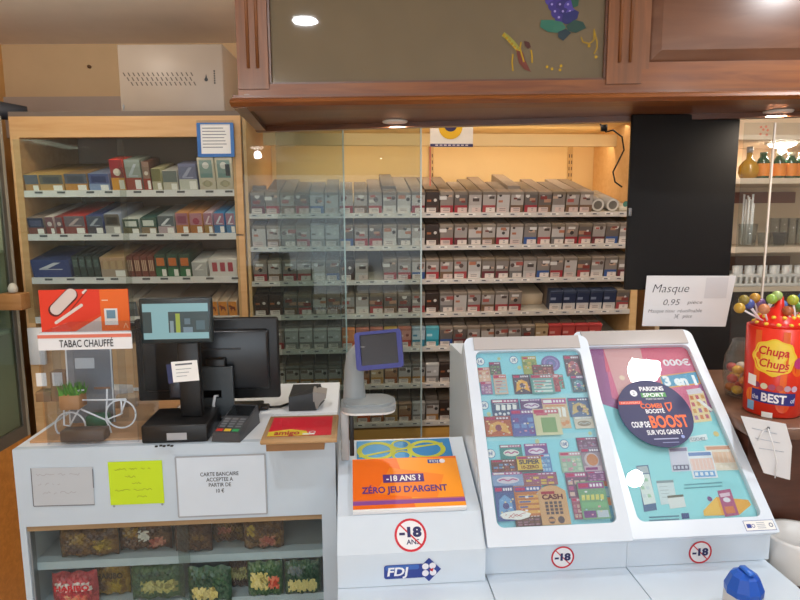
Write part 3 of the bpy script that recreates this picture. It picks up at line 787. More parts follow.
leaf([(516, 50), (523, 52), (525, 60), (529, 68), (531, 72), (524, 69), (519, 63)], rust, .0008)
leaf([(524, 41), (529, 42), (531, 47), (528, 49), (525, 46)], c('#4a2018', .3), .0009)
m.line([Kp(*p) for p in ((521, 42), (520, 48), (522, 56), (524, 62))], .004, gold, .001)
m.line([Kp(*p) for p in ((531, 50), (532, 56), (532, 63))], .004, gold, .001)
m.line([Kp(*p) for p in ((513, 54), (512, 62), (513, 71))], .004, gold, .001)
build('wheat_print', m, gp, label='painted golden wheat spray')
m = MB(FK); m.T = Matrix.Translation((0, FY + .0112, 0)) @ Matrix(((1, 0, 0, 0), (0, 0, -1, 0), (0, 1, 0, 0), (0, 0, 0, 1)))
m.line([Kp(*p) for p in ((581, 37), (583, 42), (589, 44), (594, 40), (594, 29))], .003, gold, .001)
m.line([Kp(*p) for p in ((594, 30), (597, 42), (597, 48), (594, 54))], .003, gold, .001)
for p in ((589, 46), (596, 57)): m.disc(*Kp(*p), .004, gold, .001, 8)
build('tendril_print', m, gp, label='painted golden tendril')
m = MB(FK); m.T = Matrix.Translation((0, FY + .0112, 0)) @ Matrix(((1, 0, 0, 0), (0, 0, -1, 0), (0, 1, 0, 0), (0, 0, 0, 1)))
for p in ((547, 67), (552, 69), (560, 70), (561, 66)): m.disc(*Kp(*p), .004, gold, .001, 8)
build('speck_print', m, gp, label='painted golden specks')
# raised panel
x0 = s1[1]
zq = K(720, 76).z
m = MB(FK); m.box(x0, FY, z82, Lx, FY + .05, zq + .02, OAKDARK); build('panel_rail', m, cp)
px0_ = K(650, 50).x; pz = K(720, 61).z
m = MB(FK); m.box(x0, FY + .002, zq + .02, px0_, FY + .05, ZC - .002, WV); m.box(px0_, FY + .002, zq + .02, Lx, FY + .05, pz, OAKDARK); build('panel_frame', m, cp)
m = MB(FK)
ins = .012
m.box(px0_ , FY + .016, pz, Lx, FY + .03, ZC - .002, MAHOG)
m.hexa([(px0_ + .004, FY + .016, pz + .004), (Lx - .004, FY + .016, pz + .004), (Lx - .004, FY + .016, ZC - .004), (px0_ + .004, FY + .016, ZC - .004),
        (px0_ + .03, FY + .004, pz + .03), (Lx - .03, FY + .004, pz + .03), (Lx - .03, FY + .004, ZC - .03), (px0_ + .03, FY + .004, ZC - .03)], wood('#643e28', '#784e36', .22, (1.2, 8, 8), .5))
build('raised_panel', m, cp)
m = MB(FK); m.box(0, FY + .05, zf + .03, .05, .30, ZC - .002, WV); build('end_panel', m, cp)
m = MB(FK); u = K(247, 98).x; m.disc(0, 0, .0001, GREY)
m.T = Matrix.Translation((0, FY - .0005, 0)) @ Matrix(((1, 0, 0, 0), (0, 0, -1, 0), (0, 1, 0, 0), (0, 0, 0, 1)))
q = K(247, 97); m.disc(q.x, q.z, .012, c('#a08a78', .4), .0006, 9, .008); build('scuff_mark', m, cp, label='pale scuff on the lower corner')
def recessed(name, M, x, y, z, r, label, watts, colr, parent=None, group=None, em=18.0, dome=False):
    t = thing(name, at(M, x, y, z - .008), label, 'downlight', group)
    m = MB(M); n = 28
    m.T = Matrix.Translation((x, y, z))
    m.lathe([(r, -.006), (r + .012, -.005), (r + .014, -.0005), (r, -.0005)], 0, 0, 0, c('#e8e4de', .3), n); build('trim_ring', m, t)
    m = MB(M); m.T = Matrix.Translation((x, y, z)); m.lathe([(r * .98, -.0045), (r * .98, -.001)], 0, 0, 0, emit('#fff6ea', em, 'lamp_glass'), n); build('lens', m, t)
    if watts and dome:
        m = MB(M); m.T = Matrix.Translation((x, y, z)); m.lathe([(.0001, -.03), (r * .6, -.026), (r * .92, -.014), (r * .97, -.006)], 0, 0, 0, emit('#fff6ea', em, 'lamp_glass'), n); build('diffuser', m, t)
        l = bpy.data.lights.new(name + '_light', 'POINT'); l.shadow_soft_size = .05; l.energy = watts * 1.6; l.color = colr
        o = bpy.data.objects.new(name + '_light', l); col.objects.link(o); o.parent = t
        o.location = (0, 0, -.085)
    elif watts:
        l = bpy.data.lights.new(name + '_light', 'AREA'); l.shape = 'DISK'; l.size = r * 2; l.energy = watts; l.color = colr
        o = bpy.data.objects.new(name + '_light', l); col.objects.link(o); o.parent = t
        o.location = (0, 0, -.004)
    return t
for i, (px, py, lab) in enumerate(((395, 121, 'small round spotlight in the canopy underside above the card displays'), (778, 111, 'small round spotlight in the canopy underside above the lollipops'))):
    p = hitz(px, py, FK, zf + .012)
    recessed('canopy_spotlight', FK, p.x, p.y, p.z, .026, lab, 2.5, (1, .86, .68), group='spotlights in the canopy', em=25)

# ------------------------------------------------------------------ ceiling downlights of the shop
def mirror_lamp(p, nrm, px, py, zc):
    """where on the ceiling the lamp must hang that the glass at p shows at a given place"""
    d = ray(px, py).normalized(); t = (p - EYE).dot(nrm) / d.dot(nrm); q = EYE + d * t
    rr = d - 2 * d.dot(nrm) * nrm
    return q + rr * ((zc - q.z) / rr.z)

# ------------------------------------------------------------------ black panel, cable, bar shelves
FP = frame((0, 1.80, 0), 1.0)
p0 = hit(625, 290, FP, 0); p1 = hit(735, 200, FP, 0)
zt = zf + .0115
bp = thing('black_panel', at(FP, (p0.x + p1.x) / 2, 0, p0.z), 'tall matt black panel hanging below the canopy before the bar shelves', 'panel')
m = MB(FP); m.box(p0.x, 0, p0.z, p1.x, .016, zt, c('#0d0b0c', .85), .003); build('board', m, bp)
q = hit(629, 212, FP, 0); m = MB(FP); m.box(q.x - .004, -.008, q.z - .012, q.x + .006, 0, q.z + .012, c('#77797d', .3, .6), .002); build('latch', m, bp)
pts = [(600, 124), (606, 132), (613, 130), (622, 137), (624, 150), (618, 162), (613, 172), (615, 182), (622, 187)]
m = MB(); m.tube([W(x, y, 2.1 if i > 2 else 2.05) for i, (x, y) in enumerate(pts)], .0028, BLACK, 6)
m.tube([W(604, 131, 2.05), W(604, 125, 2.05)], .011, BLACK, 10); 
build('hanging_cable', m, None, 'thin black cable dangling beside the black panel', 'cable')

FR = frame((W(735, 250, 2.62).x, 2.62, 0), 3.0)
br_ = thing('bar_shelves', FR, 'cream back-bar shelves of bottles and glasses behind the lollipops', 'shelf unit')
def ZR_(px, py, y=0): return hit(px, py, FR, y).z
RX0, RX1 = -.32, 1.1
bz = [ZR_(770, 178), ZR_(770, 247), ZR_(770, 287)]
for i, (z, t) in enumerate(((bz[0], .024), (bz[1], .024), (bz[2], .02))):
    m = MB(FR); m.box(RX0, 0, z - t, RX1, .34, z, c('#d9c6ae', .5)); build('shelf_board', m, br_)
m = MB(FR); m.box(RX0, .345, 0, RX1, .36, bz[0] + .5, c('#dfc8aa', .7)); build('back_panel', m, br_)
m = MB(FR); m.box(RX0 - .02, .0, 0, RX0, .36, bz[0] + .5, c('#cdb08a', .6)); build('side_panel', m, br_)
m = MB(FR); m.box(RX0, .33, ZR_(780, 203, .33), hit(795, 203, FR, .33).x, .344, ZR_(780, 192, .33), c('#7d5048', .5)); build('brown_backboard', m, br_)
m = MB(FR); m.box(RX0, .33, ZR_(780, 271, .33), hit(790, 262, FR, .33).x, .344, ZR_(780, 256, .33), c('#7d5a48', .5)); build('brown_backboard', m, br_)
m = MB(FR); m.box(RX0, .02, 0, RX1, .34, bz[2] - .022, c('#201c1d', .5)); build('dark_base', m, br_)
tbz = W(783, 143, 2.75).z
m = MB(FR); m.box(RX0, .0, tbz, RX1, .344, tbz + .02, c('#d9c6ae', .5)); build('top_board', m, br_)  # invented board that carries the added lamp
q = hitz(783, 143, FR, tbz); ADDED_BARLAMP = (q.x, q.y, tbz)
# bottles
p = hit(748, 178, FR, .08); bz0 = bz[0]
t = thing('liqueur_flask', at(FR, p.x, .08, bz0), 'round flask of golden liqueur beside the green bottles on the top bar shelf', 'bottle')
m = MB(FR); m.lathe([(.02, .001), (.034, .008), (.042, .03), (.04, .055), (.026, .076), (.012, .088), (.011, .115), (.0001, .115)], p.x, .08, bz0, c('#b8860f', .15, 0, .1, .5)); build('body', m, t)
m = MB(FR); m.lathe([(.013, .115), (.013, .14), (.0001, .141)], p.x, .08, bz0, c('#b9b9bb', .3, .7)); build('cap', m, t)
for i, px in enumerate((762, 778, 789.5, 800, 812)):
    x = hit(px, 178, FR, .07).x
    t = thing('green_bottle', at(FR, x, .07, bz0), '%s green bottle with orange label from the golden flask on the bar shelf' % ORD[i], 'bottle', 'green bottles on the bar shelf')
    m = MB(FR); m.lathe([(.025, .001), (.027, .01), (.027, .07), (.021, .086), (.014, .094), (.013, .108), (.0001, .108)], x, .07, bz0, c('#1f4a2c', .12, 0, .05, .6), 18); build('body', m, t)
    m = MB(FR); m.lathe([(.0273, .012), (.0277, .014), (.0277, .064), (.0273, .066)], x, .07, bz0, c('#e0862a', .5), 18); build('label_band', m, t)
    m = MB(FR); m.lathe([(.0145, .1), (.0145, .115), (.0001, .116)], x, .07, bz0, c('#e2d9b8' if i else '#3a5a2c', .4), 14); build('cap', m, t)
# straws in a glass
bz1 = bz[1]
tg = glass('#f2f6f6', 1.5, 0, 'drinking_glass', .03)
def tumbler(M, x, y, z, r0, r1, h, lab, grp, name='drinking_glass'):
    m = MB(M); m.lathe([(r0, .001), (r1, h), (r1 - .002, h), (r0 - .002, .006), (.0001, .006)], x, y, z, tg, 18)
    build(name, m, None, lab, 'glass', grp)
xg = hit(747, 240, FR, .08).x
tumbler(FR, xg, .08, bz1, .034, .04, .10, 'clear glass holding white straws behind the black panel', None, 'straw_glass')
rs = random.Random(3)
for i in range(12):
    a = rs.uniform(0, 2 * PI); r = rs.uniform(.006, .026); x = xg + r * math.cos(a); y = .08 + r * math.sin(a); tx = x + rs.uniform(-.008, .008); top = bz1 + .2 + rs.uniform(-.03, .035)
    m = MB(FR); m.tube([(x, y, bz1 + .008), (tx, y, top)], .0042, c('#efece6', .5), 8)
    build('paper_straw', m, None, 'white straw standing in the clear glass on the bar shelf', 'straw', 'white straws in the clear glass')
for i, px in enumerate((774, 783, 791.5, 800, 809)):
    x = hit(px, 240, FR, .13).x
    tumbler(FR, x, .13, bz1, .02, .022, .125, 'tall clear glass, %s from the straws on the glass shelf' % ORD[i], 'tall glasses on the bar shelf')
for i, px in enumerate((764, 779)):
    x = hit(px, 240, FR, .05).x
    tumbler(FR, x, .05, bz1, .022, .03, .062, 'short clear cup, %s from the straws at the shelf edge' % ORD[i], 'short cups on the bar shelf')
# white crate with cups
z2 = bz[2]
x0, x1 = -.1, .75
cr_ = thing('white_crate', at(FR, .3, .1, z2), 'white slotted crate of small cups on the lower bar shelf', 'crate')
m = MB(FR); zz = ZR_(770, 274, .02) - z2
m.box(x0, .02, z2 + .001, x1, .20, z2 + .006, OFFWHITE); m.box(x0, .2, z2 + .001, x1, .205, z2 + zz, OFFWHITE)
m.box(x0, .02, z2 + zz - .012, x1, .025, z2 + zz, OFFWHITE); m.box(x0, .02, z2 + .001, x1, .025, z2 + .014, OFFWHITE)
n = 34
for i in range(n + 1):
    x = x0 + (x1 - x0) * i / n; m.box(x - .005, .02, z2 + .01, x + .005, .025, z2 + zz - .006, OFFWHITE)
build('slotted_body', m, cr_)
cupm = c('#ebe6df', .4)
for i in range(14):
    x = hit(736 + i * 6.2, 265, FR, .05).x
    m = MB(FR); m.lathe([(.012, .007), (.015, zz + .035), (.0125, zz + .035), (.010, .02), (.0001, .02)], x, .05 + .02 * (i % 2), z2, cupm, 14)
    build('small_cup', m, None, 'small white cup standing in the slotted crate, %s from the black panel' % ORD[i], 'cup', 'small white cups in the crate')
# glass screen over the bar
FG = frame((0, 1.98, 0), 0)
x0 = hit(736, 250, FG, 0).x; xm = hit(765, 250, FG, 0).x
m = MB(FG); m.box(x0, -.003, 1.1, xm, .003, zf + .01, glass('#f2f4f4', 1.5, 0, 'bar_glass', .012)); g1 = build('bar_glass_pane', m, None, 'narrow glass pane between the black panel and the pale upright edge', 'glass pane')
m = MB(FG); m.box(xm - .003, -.006, 1.1, xm + .002, .0, zf + .01, c('#d8cdc2', .3)); build('edge_strip', m, g1)
m = MB(FG); m.box(xm + .004, .004, 1.1, 1.9, .01, zf + .01, glass('#f2f4f4', 1.5, 0, 'bar_glass', .012)); g2 = build('bar_glass_pane', m, None, 'wide glass pane in front of the green bottles and glasses', 'glass pane')
q = hit(764, 131, FG, -.002)
m = MB(FG); m.T = Matrix.Translation((q.x, -.0045, q.z)) @ TF
for a, b in ((-.012, .012), (.004, .013), (-.004, .004), (.01, .002), (-.012, -.01), (.008, -.012)): m.disc(a, b, .004, c('#c9735c'), .0002, 8)
build('red_decal', m, g1, label='faint red spots sticker')

# ------------------------------------------------------------------ till counter with candy shelves
tcn = thing('till_counter', FC, 'white till counter with notes on its front and sweets behind glass', 'counter')
TZ = hit(12, 450, FC, 0).z
def C(px, py, y=0): return hit(px, py, FC, y)
cw = C(335, 443).x
zap = C(25, 527).z
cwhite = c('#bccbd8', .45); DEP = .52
m = MB(FC); m.box(0, 0, zap, cw, .018, TZ - .0, cwhite); build('front_panel', m, tcn)
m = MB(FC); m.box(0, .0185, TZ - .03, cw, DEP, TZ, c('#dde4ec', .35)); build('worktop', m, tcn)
xs0 = C(29, 560).x; xs1 = C(323, 560).x
m = MB(FC); m.box(0, 0, 0, xs0, DEP, zap, cwhite); m.box(0, .0185, zap, .018, DEP, TZ - .03, cwhite); build('side_panel', m, tcn)
m = MB(FC); m.box(xs1, 0, 0, cw, DEP, zap, cwhite); m.box(cw - .018, .0185, zap, cw, DEP, TZ - .03, cwhite); build('side_panel', m, tcn)
m = MB(FC); m.box(xs0, .004, zap - .014, xs1, .40, zap, wood('#8d7350', '#9c8260', .5)); build('under_board', m, tcn)
m = MB(FC); m.box(xs0, .36, 0, xs1, .375, zap - .014, c('#b9bec4', .6)); build('back_panel', m, tcn)
m = MB(FC); m.box(xs0, .02, 0, xs1, .36, .12, cwhite); build('plinth', m, tcn)
zs1 = C(180, 556, .022).z; zs2 = C(300, 593.5, .022).z
for z in (zs1, zs2):
    m = MB(FC); m.box(xs0, .022, z - .02, xs1, .36, z, cwhite); build('shelf', m, tcn)
zs3 = zs2 - .13
m = MB(FC); m.box(xs0, .03, zs3 - .02, xs1, .36, zs3, cwhite); build('shelf', m, tcn)
trk = c('#8b9298', .3, .4)
m = MB(FC); m.box(xs0, .004, .12, xs0 + .006, .024, zap - .014, trk); m.box(xs0, .004, .115, xs1, .026, .12, trk); build('track', m, tcn)
xmid = C(183, 560).x
cg = glass('#eef2f0', 1.22, 0, 'counter_glass', .022)
m = MB(FC); m.box(xs0 + .007, .006, .121, xmid + .015, .01, zap - .016, cg); build('glass_door', m, tcn)
m = MB(FC); m.box(xmid - .015, .014, .121, xs1 - .002, .018, zap - .016, cg); build('glass_door', m, tcn)
# timber board let into the worktop
m = MB(FC)
a = hitz(26, 447, FC, TZ); b = hitz(150, 443, FC, TZ)
m.box(.02, .04, TZ + .0005, .30, .46, TZ + .006, wood('#b98a5e', '#c99c70', .5)); build('timber_board', m, None, 'brown timber board lying on the white till counter', 'board')
BZ = TZ + .006

# sweets
def bag(px0, px1, ytop, ybot, z, y, base, patches, lab, txt=None, grp=None, tcol=None, seed=0, lean=.0):
    y = y - .054
    x0 = C(px0, ybot, y).x; x1 = C(px1, ybot, y).x; w = x1 - x0; h = (C(px0, ytop, y).z - C(px0, ybot, y).z) * 1.02
    d = min(.032, w * .33)
    m = MB(FC); rn = random.Random(seed)
    m.T = Matrix.Translation((x0 + w / 2, y + d / 2, z + .002)) @ Matrix.Rotation(lean, 4, 'Y')
    nu, nv = 20, 16
    def P(i, j, s):
        u = i / nu * 2 - 1; v = j / nv * 2 - 1
        b = (max(0, 1 - abs(u) ** 3) * max(0, 1 - abs(v) ** 4)) ** .6
        cr = .004 * math.sin(i * 2.6 + j * 1.9 + seed) * b
        return (u * w / 2 * (1 - .03 * abs(v)), s * (d / 2 * b + cr) , (v + 1) * h / 2 + .003 * math.sin(u * 9 + seed) * abs(v))
    for s in (-1, 1):
        g = [P(i, j, s) for j in range(nv + 1) for i in range(nu + 1)]
        for j in range(nv):
            for i in range(nu):
                k = j * (nu + 1) + i
                f = (k, k + 1, k + nu + 2, k + nu + 1)
                zone = base
                if s < 0:
                    for (ua, ub, va, vb, mt) in patches:
                        if ua * 2 + (j % 3 == 1) <= i < ub * 2 - (j % 4 == 2) and va * 2 + (i % 3 == 0) <= j < vb * 2 - (i % 4 == 1): zone = mt
                m.add([g[q] for q in f], [(0, 1, 2, 3)], zone, True)
    if txt:
        m.T = m.T @ Matrix.Translation((0, -d / 2 - .0035, 0)) @ TF
        m.text(txt, 0, h * .56, h * .15, tcol or PAPER, .001, width=w * .74, bold=.04)
    build('sweet_bag', m, None, lab, 'bag of sweets', grp)
brn = mottle('#482c20', '#5c3a28', '#6c4c34'); brn2 = mottle('#52341f', '#6c4a28', '#7c5a2c'); gld = mottle('#8f6c26', '#a88434', '#6f4c1c'); yel = mottle('#a88a2c', '#b89c3c', '#7c6424'); drk = c('#4a2c24', .3); pnk = mottle('#a5564a', '#8a4a3a', '#c2806a')
grn = mottle('#34503a', '#3f5c40', '#4a6444'); ylw = mottle('#b8b06c', '#cfc88c', '#8c8450'); dgr = mottle('#2c4236', '#34503e', '#3f5a48'); rd = mottle('#a83a44', '#b84a50', '#963038'); pw_ = mottle('#c9705a', '#e0b08a', '#b04a3a'); wht = c('#d6d2cc', .4)
GB1 = 'brown sweet bags on the upper counter shelf'; GB2 = 'sweet bags on the second counter shelf'
bag(58, 118, 533, 561, zs1, .08, brn2, [(2, 5, 4, 7, gld), (6, 9, 2, 5, yel), (1, 4, 1, 3, drk), (5, 8, 5, 7, brn)], 'brown and gold sweet bag at the glass end of upper counter shelf', None, GB1, seed=1)
bag(118, 172, 533, 560, zs1, .10, brn, [(1, 4, 4, 7, gld), (4, 6, 3, 6, wht), (6, 9, 1, 4, pnk)], 'brown sweet bag with pale speck, second on upper counter shelf', None, GB1, seed=2)
bag(174, 212, 530, 558, zs1, .08, brn, [(1, 4, 1, 4, drk), (5, 8, 3, 6, brn2)], 'dull brown sweet bag, third on upper counter shelf', None, GB1, seed=3)
bag(212, 246, 530, 556, zs1, .12, brn2, [(2, 6, 3, 5, pnk), (2, 8, 1, 2, drk)], 'reddish brown sweet bag, fourth on upper counter shelf', None, GB1, seed=4)
bag(243, 284, 525, 553, zs1, .08, brn2, [(1, 3, 4, 7, yel), (4, 8, 1, 4, pnk), (4, 8, 4, 6, brn)], 'brown sweet bag with yellow corner beside the empty shelf end', None, GB1, seed=5)
bag(50, 97, 567, 600, zs2, .06, rd, [(1, 9, 4, 6, wht), (3, 8, 1, 3, pw_)], 'red and white sweet bag with brand lettering on second counter shelf', 'HARIBO', GB2, c('#b3202c'), 6)
bag(94, 130, 566, 600, zs2, .10, gld, [(5, 8, 1, 4, yel), (1, 4, 1, 4, brn2)], 'golden sweet bag with dark brand lettering beside the red bag', 'HARIBO', GB2, c('#3a2a18'), 7)
bag(130, 184, 565, 598, zs2, .07, grn, [(2, 9, 2, 5, ylw), (1, 9, 6, 7, dgr)], 'wide green bag of yellow sweets after the golden bag', None, GB2, seed=8)
bag(187, 231, 562, 597, zs2, .045, dgr, [(1, 7, 1, 4, ylw), (6, 9, 4, 6, grn)], 'dark green bag of yellow sweets next to the glass door edge', None, GB2, seed=9)
bag(229, 250, 560, 592, zs2, .11, drk, [(1, 9, 2, 5, ylw)], 'narrow dark bag of yellow sweets, partly tucked behind its neighbours', None, GB2, seed=10)
bag(247, 283, 558, 592, zs2, .06, grn, [(1, 6, 2, 6, ylw), (6, 9, 2, 5, pw_)], 'green bag of yellow and tan sweets, sixth on second counter shelf', None, GB2, seed=11)
bag(284, 321, 557, 590, zs2, .06, dgr, [(1, 9, 1, 4, c('#b9b57a', .3, 0, .2)), (1, 5, 5, 7, c('#5d6a6a'))], 'dark green bag of pale sweets at the post end of second shelf', None, GB2, seed=12)

# notes taped on the front
def note(px0, px1, y0, y1, mt, lab, draw, name='paper_note', tilt=0.0, thick=.0012):
    a = C(px0, y1, -.001); b = C(px1, y0, -.001)
    w = b.x - a.x; h = C(px0, y0, -.001).z - a.z
    m = MB(FC); m.T = Matrix.Translation((a.x, -.0006, a.z)) @ Matrix.Rotation(tilt, 4, 'Y') @ TF
    m.box(0, 0, 0, w, h, thick, mt); draw(m, w, h, thick + .0004)
    build(name, m, None, lab, 'note')
def squig(m, u0, u1, v, hgt, mt, w, seed):
    rn = random.Random(seed); pts = []; x = u0
    while x < u1:
        pts.append((x, v + rn.uniform(-hgt, hgt) * .5)); x += rn.uniform(.002, .0045)
        if rn.random() < .14:
            if len(pts) > 1: m.line(pts, .0011, mt, w)
            pts = []; x += .005
    if len(pts) > 1: m.line(pts, .0011, mt, w)
def d1(m, w, h, k):
    g = c('#9c9aa2')
    for i, (a, b) in enumerate(((.08, .8), (.1, .5), (.1, .72))): squig(m, w * a, w * b, h * (.82 - .24 * i), .007, g, k, i)
    e = c('#6a6c74'); m.line([(0, h), (0, 0), (w, .0)], .0022, e, k); m.line([(w, h * .95), (w, h * .45)], .0022, e, k)
note(34, 92, 468, 506, c('#b6bdc4', .8), 'greyish white handwritten note taped beside the lime note', d1, tilt=.015)
def d2(m, w, h, k):
    g = c('#84961a')
    for i, (a, b) in enumerate(((.12, .86), (.3, .6), (.42, .7), (.1, .8), (.5, .75))): squig(m, w * a, w * b, h * (.82 - .16 * i), .007 if i < 2 else .005, g, k, 10 + i)
    for u in (.06, .96): m.disc(w * u, -.003, .003, GREY, k, 8)
note(111, 162, 462, 505, c('#bfdc1c', .7), 'lime yellow handwritten note in the middle of the counter front', d2)
def d3(m, w, h, k):
    for t, v, ww in (('CARTE BANCAIRE', .67, .43), ('ACCEPTEE A', .58, .30), ('PARTIR DE', .49, .25), ('10 €', .39, .09)): m.text(t, w * .48, h * v, h * .062, INK, k, width=w * ww, bold=.012)
    e = c('#9da3ab'); m.line([(0, 0), (w, 0), (w, h), (0, h), (0, 0)], .004, e, k)
note(179, 265, 457, 517, c('#ccd8e4', .6), 'white printed card payment notice in a clear sleeve', d3, 'printed_notice')

# ------------------------------------------------------------------ things on the till counter
def P(px, py, z=None, M=FC):
    """place on the worktop, in the counter's own axes"""
    return hitz(px, py, M, TZ if z is None else z)
# acrylic display box
a = P(57, 445, BZ); b = P(145, 433, BZ)
ay0 = a.y; ax0, ax1 = C(47, 440, ay0).x, C(138, 430, ay0).x
azt = C(60, 333, ay0).z
ab = thing('acrylic_display_box', at(FC, (ax0 + ax1) / 2, ay0, BZ), 'clear acrylic display box with heated-tobacco header on the till counter', 'display box')
m = MB(FC); t = .003; ayd = .16
m.box(ax0, ay0, BZ + .001, ax1, ay0 + t, azt - .04, ACRYLIC)
m.box(ax0, ay0 + t, BZ + .001, ax0 + t, ay0 + ayd, azt, ACRYLIC); m.box(ax1 - t, ay0 + t, BZ + .001, ax1, ay0 + ayd, azt, ACRYLIC)
m.box(ax0 + t, ay0 + ayd - t, BZ + .001, ax1 - t, ay0 + ayd, azt, ACRYLIC)
build('clear_walls', m, ab)
m = MB(FC); zh = C(60, 350, ay0).z
m.box(ax0, ay0 - .001, zh, ax1, ay0 + .002, azt, c('#e3e4e6', .5)); m.T = Matrix.Translation((0, ay0 - .001, 0)) @ TF
m.rect(ax0, azt - .012, ax1, azt - .004, c('#d8735c'), .0006)
q = C(87, 347, ay0); q0 = C(60, 347, ay0); q1 = C(114, 347, ay0)
m.text('TABAC CHAUFFÉ', q.x, q.z + .001, .017, INK, .001, width=q1.x - q0.x, bold=.01)
build('header_card', m, ab)
# orange promotional card standing at the back of the box
oy = ay0 + ayd + .03
p0 = C(42, 332, oy); p1 = C(127.5, 289, oy)
oc = thing('promotional_card', at(FC, (p0.x + p1.x) / 2, oy, p0.z), 'orange promotional card with white device drawing above the acrylic box', 'card')
m = MB(FC); w = p1.x - p0.x; h = p1.z - p0.z
m.T = Matrix.Translation((p0.x, oy, p0.z)) @ TF
m.box(0, 0, -.004, w, h, 0, c('#e8481f', .5))
m.poly([(0, 0), (w * .22, 0), (w * .68, h * .42), (w * .68, h), (0, h)], c('#e5391d', .5), .0004)
m.rect(w * .68, 0, w, h, c('#ec6a1e', .5), .0005)
m.poly([(w * .38, 0), (w * .68, 0), (w * .68, h * .36)], c('#c9b9b4', .5), .0006)
def bar_(u0, v0, u1, v1, t, mt, k):
    m.line([(u0, v0), (u1, v1)], t, mt, k); m.disc(u0, v0, t / 2, mt, k + .00005, 16); m.disc(u1, v1, t / 2, mt, k + .00005, 16)
bar_(w * .17, h * .52, w * .36, h * .88, w * .155, c('#5c1a12'), .0008); bar_(w * .18, h * .54, w * .36, h * .9, w * .13, c('#d9ccc6'), .0010)
m.rect(w * .2, h, w * .6, h * 1.0 + .001, c('#e5391d'), .0001)
bar_(w * .17, h * .22, w * .47, h * .63, w * .035, c('#e6d9d2'), .0012); bar_(w * .5, h * .93, w * .53, h * .98, w * .03, c('#e6d9d2'), .0012)
m.line([(w * .34, h * .5), (w * .54, h * .97)], .002, c('#5c1a12'), .0013)
m.rect(w * .72, h * .14, w * .87, h * .54, c('#e8e4e0'), .0008); m.rect(w * .745, h * .3, w * .845, h * .5, c('#6f93a8'), .0010)
m.line([(w * .7, h * .74), (w * .77, h * .74)], .003, c('#f0c8a8'), .0008); m.line([(w * .93, h * .06), (w * .955, h * .18), (w * .98, h * .06)], .002, c('#f3b58a'), .0008)
build('printed_card', m, oc)
m = MB(FC); m.box(p0.x + .02, oy + .001, BZ, p0.x + .04, oy + .005, p0.z + .03, ACRYLIC); m.box(p1.x - .04, oy + .001, BZ, p1.x - .02, oy + .005, p0.z + .03, ACRYLIC); m.box(p0.x, oy - .005, p0.z - .012, p1.x, oy + .005, p0.z - .0005, WHITE)
build('stand', m, oc)
# grey leaflet panel inside the acrylic box
gy = ay0 + .16
m = MB(FC); a0 = C(70, 403, gy); a1 = C(116, 403, gy); zt_ = C(66, 350, gy).z
m.T = Matrix.Translation((a0.x - .004, gy, BZ + .07)) @ Matrix.Rotation(-.04, 4, 'X') @ TF
w = a1.x - a0.x; h = zt_ - BZ - .07
m.box(0, -.07, -.004, w, h, 0, c('#8f9296', .45)); m.rect(0, -.07, .004, h, PAPER, .0006); m.rect(w - .004, -.07, w, h, PAPER, .0006)
m.rect(w * .2, h * .6, w * .62, h * .82, PAPER, .0008); m.line([(w * .58, h * .18), (w * .94, h * .18)], .006, c('#a5785c'), .0008)
build('grey_leaflet_panel', m, None, 'grey leaning panel with a white label inside the acrylic box', 'panel')
# white wire bicycle planter
by = ay0 + .075
def B(px, py, y=by): q = C(px, py, y); return (q.x, y, q.z)
bk = thing('bicycle_planter', at(FC, C(95, 430, by).x, by, BZ), 'white wire bicycle planter with a green tuft inside the acrylic box', 'ornament')
wire = c('#eceef0', .35); rw = .0022
def circ(px, py, r):
    o = B(px, py); return [(o[0] + r * math.cos(2 * PI * i / 24), by, max(BZ + rw + .0005, o[2] + r * math.sin(2 * PI * i / 24))) for i in range(25)]
rad = (B(70, 430)[0] - B(55, 430)[0])
for (x, y, nm) in ((70.5, 426, 'wheel'), (121, 414, 'wheel')):
    m = MB(FC); m.tube(circ(x, y, rad), rw, wire, 6); build(nm, m, bk)
m = MB(FC)
for seq in (((64, 405), (64, 425), (70, 426)), ((78, 408), (92, 414), (106, 420), (121, 414)), ((106, 420), (107, 400), (107, 389)), ((84, 400), (104, 400), (126, 399)), ((106, 420), (110, 428), (112, 436), (109, 440)), ((126, 399), (121, 414)), ((121, 400), (122, 414)), ((84, 390), (76, 391), (72, 396), (75, 400), (84, 400)), ((80, 408), (74, 418), (70, 426))):
    m.tube([B(*p) for p in seq], rw, wire, 6)
build('wire_frame', m, bk)
m = MB(FC); x0 = B(63, 405)[0]; x1 = B(83, 405)[0]; z0 = B(63, 408)[2]; z1 = B(63, 394)[2]
m.box(x0, by - .02, z0, x1, by + .025, z1, wood('#b07c4c', '#c08c5c', .5), .002, 1); build('wooden_planter', m, bk)
m = MB(FC); rn = random.Random(5); lm = [c('#4f9a2c', .5), c('#3d8222', .5), c('#6ab33c', .5)]
for i in range(90):
    x = rn.uniform(x0, x1); y = by + rn.uniform(-.018, .022); hh = rn.uniform(.015, .034); dx = rn.uniform(-.012, .012); dy = rn.uniform(-.012, .012)
    m.add([(x - .003, y, z1 - .003), (x + .003, y, z1 - .003), (x + dx, y + dy, z1 + hh)], [(0, 1, 2)], lm[i % 3])
build('green_tuft', m, bk)
